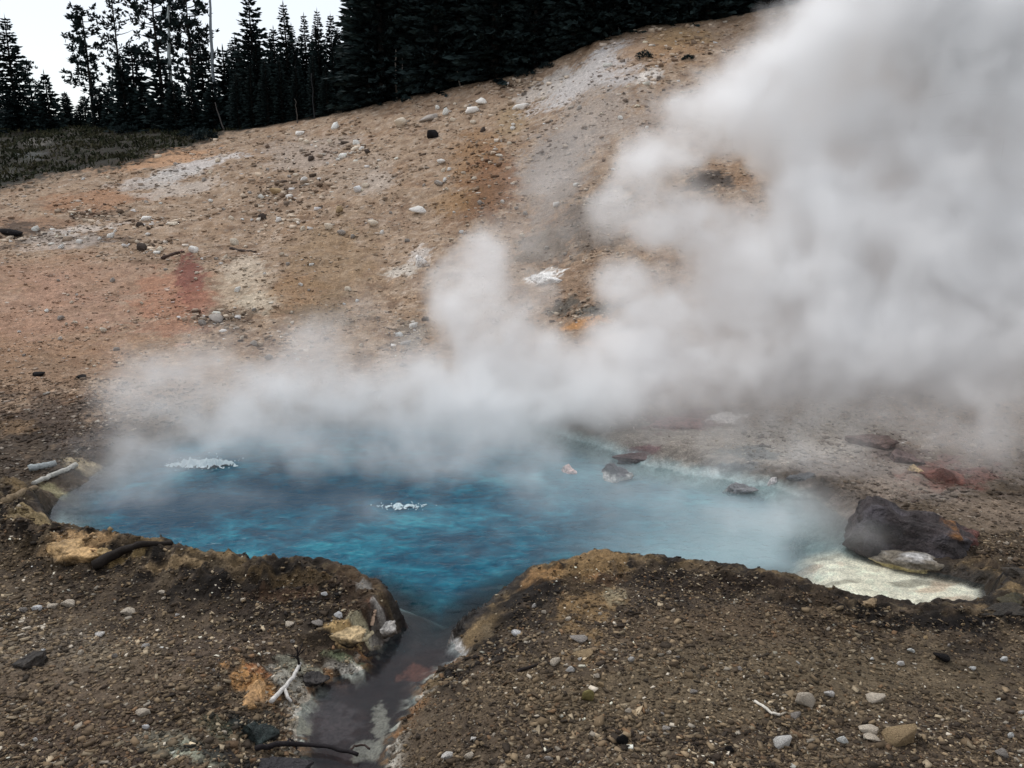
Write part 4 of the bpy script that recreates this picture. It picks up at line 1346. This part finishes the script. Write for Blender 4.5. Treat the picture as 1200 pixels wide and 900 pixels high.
def tree_px(kind, i, px, top, Y, label, name='conifer', group=None, wide=1.0):
    q = at(px, top, Y)
    g = float(height(q[0], Y)[0])
    return tree(kind, i, (q[0], Y, g - 0.1), max(q[2] - g, 1.0), label, name, group, None, wide)


left_trees = [
    ('spire', 1, 4, 18, 60, 'dense dark spruce at the left edge of the photo', 'spruce_tree', 1.25),
    ('thin', 1, 31, 72, 61, 'spindly young pine right of the dense spruce at the left edge', 'pine_tree', 1.0),
    ('young', 0, 52, 84, 60, 'small bushy fir with pointed top near the left edge', 'fir_tree', 1.05),
    ('young', 1, 76, 108, 63, 'tiny fir between the bushy fir and the tall open pine', 'fir_tree', 1.0),
    ('pine', 0, 95, 8, 60, 'tall open pine with a full uneven crown against the white sky', 'pine_tree', 1.15),
    ('thin', 0, 131, -6, 61, 'thin see-through pine right of the tall open pine', 'pine_tree', 1.0),
    ('young', 0, 153, 52, 58, 'dark fir with a sharp tip in front of the thin pine', 'fir_tree', 1.0),
    ('young', 0, 140, 62, 57, 'lower fir touching the sharp tipped fir on its left', 'fir_tree', 0.9),
    ('pine', 1, 176, -26, 58, 'tall pine with bare limbs just left of the white snag', 'pine_tree', 1.1),
    ('pine', 2, 216, -14, 57, 'tall tufted pine between the white snag and the grey pole', 'pine_tree', 1.1),
    ('spire', 0, 232, 26, 57, 'dark spruce behind the grey bare pole', 'spruce_tree', 1.0),
    ('young', 0, 186, 62, 56, 'dark fir below the bare limbed pine', 'fir_tree', 1.1),
    ('young', 1, 262, 56, 57, 'short spruce in the gap left of the biggest spire', 'spruce_tree', 1.2),
    ('spire', 1, 290, -14, 54, 'biggest spire shaped spruce left of the forest wall', 'spruce_tree', 1.1),
    ('spire', 2, 331, 3, 54, 'slender spire spruce standing free against the sky', 'spruce_tree', 1.1),
    ('spire', 0, 356, 16, 55, 'spruce first in the row of four equal tips', 'spruce_tree', 1.0),
    ('spire', 2, 371, 11, 54, 'spruce second in the row of four equal tips', 'spruce_tree', 1.0),
    ('spire', 3, 387, 15, 55, 'spruce third in the row of four equal tips', 'spruce_tree', 0.9),
    ('spire', 2, 403, 11, 55, 'spruce last in the row of four equal tips', 'spruce_tree', 1.0),
    ('spire', 0, 433, 0, 54, 'spruce at the left shoulder of the tall forest wall', 'spruce_tree', 1.0),
    ('spire', 1, 450, -12, 54, 'spruce where the forest wall leaves the top of the photo', 'spruce_tree', 1.0),
]
for kind, i, px, top, Y, lab, nm, wd in left_trees:
    tree_px(kind, i, px, top, Y, lab, nm, None, wd)

# low firs that close the foot of the wood on the left
for j, (px, top, Y, lab) in enumerate([(18, 104, 60, 'low fir under the dense spruce at the left edge'), (112, 106, 60, 'low fir at the foot of the tall open pine'),
                                       (126, 112, 58, 'low fir at the foot of the thin pine'), (166, 96, 57, 'low fir at the foot of the bare limbed pine'), (202, 92, 55, 'low fir hiding the foot of the white snag'),
                                       (222, 98, 55, 'low fir under the tufted pine'), (248, 92, 55, 'low fir at the foot of the grey pole'), (90, 122, 62, 'shrubby fir left of the tall open pine foot'),
                                       (0, 90, 63, 'fir half hidden behind the dense spruce at the left edge'), (40, 116, 62, 'shrubby fir between the spindly pine and the bushy fir')]):
    tree_px('young', j % 2, px, top, Y, lab, 'fir_tree', None, 1.25)

for j in range(26):
    px = -30 + j * 11.5 + float(rng.uniform(-4, 4))
    tree_px('young', j % 2, px, float(rng.uniform(104, 136)), float(rng.uniform(63.5, 70)), 'small dark fir in the low row behind the trees left of the forest wall', 'fir_tree', 'low firs behind the left trees', 1.4)

# the forest wall
forest_lab = 'dark spruce standing in the solid forest wall above the hill'
rr = np.random.default_rng(99)
for row, (dy, step) in enumerate([(0.9, 19), (2.6, 21), (4.6, 23), (7.5, 26), (11, 30)]):
    px = 268 + rr.uniform(0, 15)
    if row > 2:
        continue_to = 470
    else:
        continue_to = 1010
    while px < continue_to:
        s = (px - 600) / FPX * 1.03
        yc = float(np.interp(s, CS, CY))
        Y = yc + dy + rr.uniform(-0.5, 0.6)
        H = rr.uniform(6.2, 8.6) if px < 446 else rr.uniform(7.0, 11.5)
        if px < 446:
            top = {0: 62, 1: 44, 2: 34, 3: 26, 4: 30}[row] + rr.uniform(0, 22)
            tree_px('spire', int(rr.integers(4)), px, top, Y, forest_lab, 'spruce_tree', 'spruces of the forest wall', rr.uniform(1.0, 1.3))
        else:
            x = s * Y
            g = float(height(x, Y)[0])
            tree('spire', int(rr.integers(4)), (x, Y, g - 0.1), H, forest_lab, 'spruce_tree', 'spruces of the forest wall', None, rr.uniform(1.05, 1.35))
        px += step * rr.uniform(0.75, 1.25)


def snag(label, px, top, base, Y, r0, col, seed, lean_px=0, stubs=0):
    q = at(px, top, Y)
    q0 = at(px + lean_px, base, Y)
    g = float(height(q0[0], Y)[0])
    z0 = g - 0.1
    n = 9
    rr2 = np.random.default_rng(seed)
    tt = np.linspace(0, 1, n)
    P = np.stack([(q[0] - q0[0]) * tt ** 1.3, rr2.normal(0, 0.02, n), (q[2] - z0) * tt], -1)
    P[1:, 0] += rr2.normal(0, r0 * 0.5, n - 1)
    V, F = tube_np(P, np.linspace(r0, r0 * 0.45, n), 7, seed, 0.08)
    o = thing('dead_tree', label, 'dead tree', (q0[0], Y, z0), 0, None)
    t = link('trunk', poly_mesh('trunk', V, F), M_wood, o); tint(t, col)
    for k in range(stubs):
        u = rr2.uniform(0.35, 0.95); a = rr2.uniform(0, 6.28); l = rr2.uniform(0.3, 1.1)
        b = np.array([np.interp(u, tt, P[:, 0]), 0, np.interp(u, tt, P[:, 2])])
        V, F = tube_np([b, b + np.array([math.cos(a) * l * .5, math.sin(a) * l * .5, 0.02]), b + np.array([math.cos(a) * l, math.sin(a) * l, -0.12])], [0.03, 0.022, 0.010], 5, k)
        t = link('limb', poly_mesh('limb', V, F), M_wood, o); tint(t, col)
    return o


snag('white barkless snag curving in front of the tall pines', 197, -30, 118, 56.6, 0.14, lin(150, 158, 158), 1, 2, 9)
snag('straight grey pole of a dead tree rising out of the photo', 244, -40, 70, 56.8, 0.13, lin(120, 128, 134), 2, 3, 5)
snag('pale dead stem leaning left at the forest edge beside the dark shrub', 252, 120, 142, 52.6, 0.05, lin(84, 80, 78), 3, 9)
snag('thin pale dead stem in the dark wood under the slender spire', 346, 116, 136, 50.2, 0.04, lin(76, 72, 68), 4, 2)
snag('thin grey dead stem in the wood right of the slender spire', 365, 86, 118, 50.2, 0.035, lin(48, 50, 52), 5, 2)
snag('left of two short pale stems inside the forest wall', 463, 58, 84, 49.4, 0.07, lin(130, 124, 118), 6, 1)
snag('right of two short pale stems inside the forest wall', 471, 64, 82, 49.4, 0.05, lin(110, 104, 100), 7, 1)
snag('pale dead stem at the foot of the forest wall above the crest', 535, 80, 106, 48.3, 0.05, lin(120, 112, 104), 8, 4)
snag('slender dead stem bending over in the forest wall', 622, 24, 52, 47.6, 0.05, lin(70, 68, 68), 9, 8)
snag('curved pale dead stem on the right in the forest wall', 720, 4, 30, 46.5, 0.06, lin(112, 112, 114), 10, 6)
snag('short pale dead stem beside the curved one on the right', 714, 14, 32, 46.5, 0.04, lin(100, 100, 102), 11, 2)

# low shrubs along the edge of the wood
def shrub_mesh(seed):
    r = np.random.default_rng(seed)
    lf = Leafy()
    for i in range(420):
        d = r.normal(size=3); d[2] = abs(d[2]); d /= np.linalg.norm(d)
        c = d * r.uniform(0.3, 1.0) ** 0.6 * np.array([1, 0.8, 0.62]) * (1 + 0.3 * noise3(d[None], 1.6, seed)[0])
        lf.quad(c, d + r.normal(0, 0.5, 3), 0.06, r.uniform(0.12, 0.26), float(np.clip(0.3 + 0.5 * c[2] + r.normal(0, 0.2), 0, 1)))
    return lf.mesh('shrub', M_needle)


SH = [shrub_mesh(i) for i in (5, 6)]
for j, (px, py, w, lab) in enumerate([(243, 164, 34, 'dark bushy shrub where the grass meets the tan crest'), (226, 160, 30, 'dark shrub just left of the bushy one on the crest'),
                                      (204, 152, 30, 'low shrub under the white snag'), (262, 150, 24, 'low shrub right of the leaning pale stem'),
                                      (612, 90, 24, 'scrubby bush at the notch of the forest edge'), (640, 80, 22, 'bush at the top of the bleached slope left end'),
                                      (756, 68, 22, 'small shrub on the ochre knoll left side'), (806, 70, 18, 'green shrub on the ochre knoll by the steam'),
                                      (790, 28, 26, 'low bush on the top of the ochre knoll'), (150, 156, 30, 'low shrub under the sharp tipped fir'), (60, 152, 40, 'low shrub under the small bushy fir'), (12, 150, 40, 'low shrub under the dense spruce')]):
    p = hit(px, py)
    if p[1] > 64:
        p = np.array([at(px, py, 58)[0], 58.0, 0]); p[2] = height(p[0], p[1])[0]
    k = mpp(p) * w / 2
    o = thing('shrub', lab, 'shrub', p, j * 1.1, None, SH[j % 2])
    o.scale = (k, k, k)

# grass and low growth on the plateau
r = np.random.default_rng(31)
n = 60000
y = r.uniform(36, 64, n); s = r.uniform(-1.25, -0.30, n)
x = s * y
gl_ = np.interp(s, gline[:, 0] / gline[:, 1], gline[:, 1])
k = (y > gl_ + 0.5 + 3 * np.abs(noise2(x * 0.8, y * 0.8))) & (r.uniform(size=n) < 0.55 + 0.8 * noise2(x * 0.7, y * 0.7))
x, y = x[k], y[k]; n = len(x)
z = height(x, y)
V = np.zeros((n, 4, 3)); a = r.uniform(0, 6.28, n); h = r.uniform(0.06, 0.24, n); w = r.uniform(0.03, 0.09, n)
lx, ly = r.normal(0, 0.10, n), r.normal(0, 0.10, n)
V[:, 0] = np.stack([x - w * np.cos(a), y - w * np.sin(a), z - 0.03], -1)
V[:, 1] = np.stack([x + w * np.cos(a), y + w * np.sin(a), z - 0.03], -1)
V[:, 2] = np.stack([x + lx + 0.4 * w * np.cos(a), y + ly + 0.4 * w * np.sin(a), z + h], -1)
V[:, 3] = np.stack([x + lx - 0.7 * w * np.cos(a), y + ly - 0.7 * w * np.sin(a), z + h * 0.8], -1)
me = mesh_np('grass', V.reshape(-1, 3), np.arange(n * 4).reshape(n, 4))
tn = np.clip(0.35 + 0.6 * noise2(x * 0.5, y * 0.5) + r.normal(0, 0.22, n), 0, 1)
set_float(me, 'tone', np.repeat(tn, 4))
link('grass', me, M_grassleaf, kind='stuff')

# ------------------------------------------------------------------ steam
m, nt, out = new_mat('steam')
pv = nd(nt, 'ShaderNodeVolumePrincipled')
pv.inputs['Color'].default_value = (0.998, 0.998, 0.999, 1)
pv.inputs['Anisotropy'].default_value = 0.35
pv.inputs['Density'].default_value = 3.2
nt.links.new(pv.outputs[0], out.inputs['Volume'])
M_steam = m


def steam_volume(name, lo, hi, vox, puffs, warp, tex, erode, soft=0.15, fine=(2.6, 0.55, 1.4)):
    """a steam cloud as a density grid: soft puffs at their places in the air, folded and torn by turbulence"""
    g = bpy.data.node_groups.new(name, 'GeometryNodeTree')
    g.interface.new_socket('Geometry', in_out='OUTPUT', socket_type='NodeSocketGeometry')
    N, L = g.nodes.new, g.links.new
    o_ = N('NodeGroupOutput')
    pos = N('GeometryNodeInputPosition').outputs[0]

    def vm(op, a, b):
        q = N('ShaderNodeVectorMath'); q.operation = op
        for i, s in enumerate((a, b)):
            if s is None:
                continue
            if isinstance(s, (tuple, list, np.ndarray)):
                q.inputs[i].default_value = tuple(float(c) for c in s)
            elif isinstance(s, (float, int)):
                q.inputs['Scale'].default_value = s
            else:
                L(s, q.inputs[i])
        return q

    def mt(op, a, b=None, c=None, clamp=False):
        q = N('ShaderNodeMath'); q.operation = op; q.use_clamp = clamp
        for i, s in enumerate((a, b, c)):
            if s is None:
                continue
            if isinstance(s, (float, int)):
                q.inputs[i].default_value = s
            else:
                L(s, q.inputs[i])
        return q.outputs[0]

    def noise(vec, scale, detail, rough=0.55, colour=False):
        q = N('ShaderNodeTexNoise'); q.inputs['Scale'].default_value = scale; q.inputs['Detail'].default_value = detail
        q.inputs['Roughness'].default_value = rough
        L(vec, q.inputs['Vector'])
        return q.outputs['Color' if colour else 'Fac']

    Q = pos
    for sc, amp in warp:
        c = vm('SUBTRACT', noise(pos, sc, 2, colour=True), (0.5, 0.5, 0.5)).outputs[0]
        w = vm('SCALE', c, None); w.inputs['Scale'].default_value = amp * 2
        Q = vm('ADD', Q, w.outputs[0]).outputs[0]
    tot = None
    for (c, rad, d) in puffs:
        dv = vm('SUBTRACT', Q, c).outputs[0]
        dv = vm('MULTIPLY', dv, tuple(1.0 / k for k in rad)).outputs[0]
        ln = vm('LENGTH', dv, None).outputs['Value']
        mr = N('ShaderNodeMapRange'); mr.interpolation_type = 'SMOOTHSTEP'
        mr.inputs['From Min'].default_value = 1.0; mr.inputs['From Max'].default_value = soft
        mr.inputs['To Min'].default_value = 0.0; mr.inputs['To Max'].default_value = d
        L(ln, mr.inputs['Value'])
        tot = mr.outputs['Result'] if tot is None else mt('ADD', tot, mr.outputs['Result'])
    nz_ = noise(Q, tex[0], tex[1], 0.6)
    f_ = N('ShaderNodeMapRange'); f_.inputs['From Min'].default_value = 0.32; f_.inputs['From Max'].default_value = 0.68
    f_.inputs['To Min'].default_value = tex[2]; f_.inputs['To Max'].default_value = tex[3]
    L(nz_, f_.inputs['Value'])
    den = mt('MULTIPLY', tot, f_.outputs['Result'])
    h_ = N('ShaderNodeMapRange'); h_.inputs['From Min'].default_value = 0.34; h_.inputs['From Max'].default_value = 0.66
    h_.inputs['To Min'].default_value = fine[1]; h_.inputs['To Max'].default_value = fine[2]
    L(noise(Q, fine[0], 6, 0.62), h_.inputs['Value'])
    den = mt('MULTIPLY', den, h_.outputs['Result'])
    den = mt('SUBTRACT', den, erode)
    den = mt('MAXIMUM', den, 0.0)
    vc = N('GeometryNodeVolumeCube')
    L(den, vc.inputs['Density'])
    vc.inputs['Min'].default_value = lo; vc.inputs['Max'].default_value = hi
    for ax, i in zip('XYZ', range(3)):
        vc.inputs['Resolution ' + ax].default_value = max(8, int((hi[i] - lo[i]) / vox))
    sm = N('GeometryNodeSetMaterial'); sm.inputs['Material'].default_value = M_steam
    L(vc.outputs[0], sm.inputs[0]); L(sm.outputs[0], o_.inputs[0])
    vd = bpy.data.volumes.new(name)
    vd.materials.append(M_steam)
    ob = bpy.data.objects.new(name, vd)
    COL.objects.link(ob)
    md = ob.modifiers.new('steam', 'NODES'); md.node_group = g
    ob['kind'] = 'stuff'
    return ob


def P(px, py, Y, r, d, sx=1.0, sz=1.0):
    return (at(px, py, Y), (r * sx, r, r * sz), d)


plume = [
    # foot of the plume along the back of the pool
    P(690, 450, 14.4, 1.1, .65, 1.3), P(780, 435, 14.8, 1.3, .85, 1.3), P(880, 420, 15.0, 1.45, .9, 1.2), P(980, 410, 14.8, 1.5, .8, 1.2), P(1080, 410, 14.4, 1.6, .65, 1.2), P(1180, 415, 14.2, 1.7, .55, 1.2),
    P(760, 490, 13.6, 1.1, .22, 1.8, .8), P(860, 485, 13.6, 1.2, .22, 1.8, .8), P(960, 485, 13.4, 1.2, .24, 2.0, .8), P(1080, 485, 13.0, 1.3, .24, 1.8, .8), P(1190, 490, 12.6, 1.4, .22, 1.5, .9),
    P(900, 530, 12.2, 1.0, .15, 2.0, .8), P(1020, 530, 12.0, 1.1, .17, 2.0, .8), P(1150, 525, 11.6, 1.2, .15, 1.8, .9), P(1100, 560, 11.0, 0.8, .06, 2.0, .8),
    # main body leaning up and to the right
    P(725, 330, 16.0, 0.85, .6), P(715, 400, 15.4, 0.9, .35), P(770, 370, 15.8, 1.2, 1.0), P(860, 340, 16.2, 1.5, 1.2), P(950, 350, 16.0, 1.7, 1.2), P(1060, 340, 15.8, 1.9, 1.2), P(1180, 340, 15.6, 2.0, 1.1),
    P(770, 205, 17.2, 1.1, .8), P(735, 260, 16.8, 1.1, .65), P(790, 275, 16.8, 1.1, 1.0), P(870, 285, 17.0, 1.3, 1.0), P(960, 255, 17.0, 1.7, 1.3), P(1080, 240, 16.8, 2.0, 1.3), P(1200, 230, 16.8, 2.2, 1.3),
    P(825, 150, 17.6, 1.1, 1.0), P(890, 130, 17.8, 1.3, 1.5), P(960, 160, 17.8, 1.8, 1.5), P(1070, 130, 17.8, 2.1, 1.5), P(1190, 110, 17.8, 2.3, 1.5),
    P(860, 90, 18.0, 1.1, 1.0), P(915, 60, 18.2, 1.3, 1.5), P(1000, 40, 18.4, 1.8, 1.5), P(1110, 20, 18.6, 2.2, 1.5), P(960, 5, 18.6, 1.1, 1.0), P(1220, 10, 18.8, 2.5, 1.5),
    P(1040, -60, 19.2, 1.9, 1.4), P(1160, -90, 19.4, 2.4, 1.4), P(1300, 100, 18.3, 2.5, 1.3), P(1320, 260, 16.8, 2.4, 1.2), P(1300, 390, 15.3, 2.1, .9), P(1330, -60, 19.8, 2.9, 1.4), P(1150, -190, 20.3, 2.4, 1.2), P(1280, -220, 20.8, 2.9, 1.2),
    # second puff left of it
    P(500, 320, 15.6, 0.85, .8), P(560, 310, 16.0, 0.9, .75), P(540, 370, 15.2, 1.2, .85), P(610, 345, 15.8, 0.9, .5), P(600, 410, 14.8, 1.3, .85), P(655, 430, 14.6, 0.95, .6), P(490, 430, 14.2, 1.1, .65), P(560, 470, 14.0, 1.1, .7, 1.4),
    P(600, 270, 17.5, 1.0, .22), P(660, 280, 17.5, 1.1, .16), P(640, 210, 19, 1.3, .12),
    # smoke-thin veil on the upper slope
    P(690, 170, 30, 3.8, .030, .7, 1.0), P(640, 230, 26, 3.2, .035, .7, 1.0),
]
steam_volume('steam_plume', (-3.5, 11.0, 0.0), (18, 24, 13.5), 0.095, [q for q in plume if q[0][1] < 25], [(0.35, 1.1), (1.0, 0.45), (2.6, 0.16)], (0.7, 6, 0.20, 1.55), 0.06, 0.05, (2.2, 0.40, 1.55))
steam_volume('steam_veil', (-3.5, 18, 2.0), (12, 44, 17), 0.35, [q for q in plume if q[0][1] >= 20], [(0.2, 2.0)], (0.35, 4, 0.2, 1.4), 0.004)

mist = [
    P(190, 480, 13.0, 1.2, .42, 1.3, .9), P(150, 540, 11.6, 0.9, .30, 1.4, .8), P(240, 510, 12.4, 1.1, .50, 1.6, .8), P(330, 475, 13.4, 1.2, .62, 1.5, .9), P(430, 470, 13.6, 1.2, .70, 1.5, .9),
    P(520, 480, 13.4, 1.2, .70, 1.5, .9), P(620, 475, 13.4, 1.2, .65, 1.5, .9), P(690, 470, 13.4, 1.1, .5, 1.5, .8), P(260, 435, 14.4, 1.1, .45, 1.3, 1.0), P(180, 430, 14.0, 1.0, .25), P(370, 415, 14.6, 1.1, .5), P(430, 375, 15.4, 1.0, .22),
    P(220, 550, 11.6, 0.9, .24, 1.8, .6), P(320, 530, 12.0, 1.0, .26, 2.0, .7), P(430, 530, 12.0, 1.1, .24, 2.0, .7), P(560, 535, 11.8, 1.1, .24, 2.2, .7), P(660, 545, 11.4, 1.0, .17, 2.0, .7), P(640, 590, 10.4, 1.0, .13, 2.0, .6), P(800, 590, 10.4, 1.0, .22, 2.0, .6), P(890, 605, 9.9, 0.9, .22, 1.8, .6),
    P(960, 590, 10.4, 0.8, .2, 1.6, .7), P(450, 615, 10.2, 1.1, .10, 2.4, .6), P(250, 595, 10.6, 1.0, .08, 2.0, .6), P(150, 590, 10.8, 0.9, .26, 1.4, .8), P(540, 645, 9.4, 0.7, .08, 2.4, .5), P(300, 640, 9.6, 0.7, .07, 2.4, .5), P(760, 625, 9.5, 0.8, .14, 2.2, .5),
    P(860, 545, 11.6, 1.0, .14, 2.0, .6), P(1000, 545, 11.6, 1.0, .14, 2.0, .7), P(1080, 590, 10.6, 0.6, .09, 1.6, .7), P(1000, 615, 8.9, 0.45, .14, 1.6, .7), P(880, 650, 8.8, 0.6, .10, 2.0, .5),
]
steam_volume('pool_mist', (-9.0, 7.6, 0.0), (9.0, 17.0, 3.6), 0.07, mist, [(0.6, 0.5), (1.8, 0.28), (4.5, 0.09)], (0.8, 6, 0.1, 1.7), 0.008, -0.15, (2.2, 0.35, 1.6))
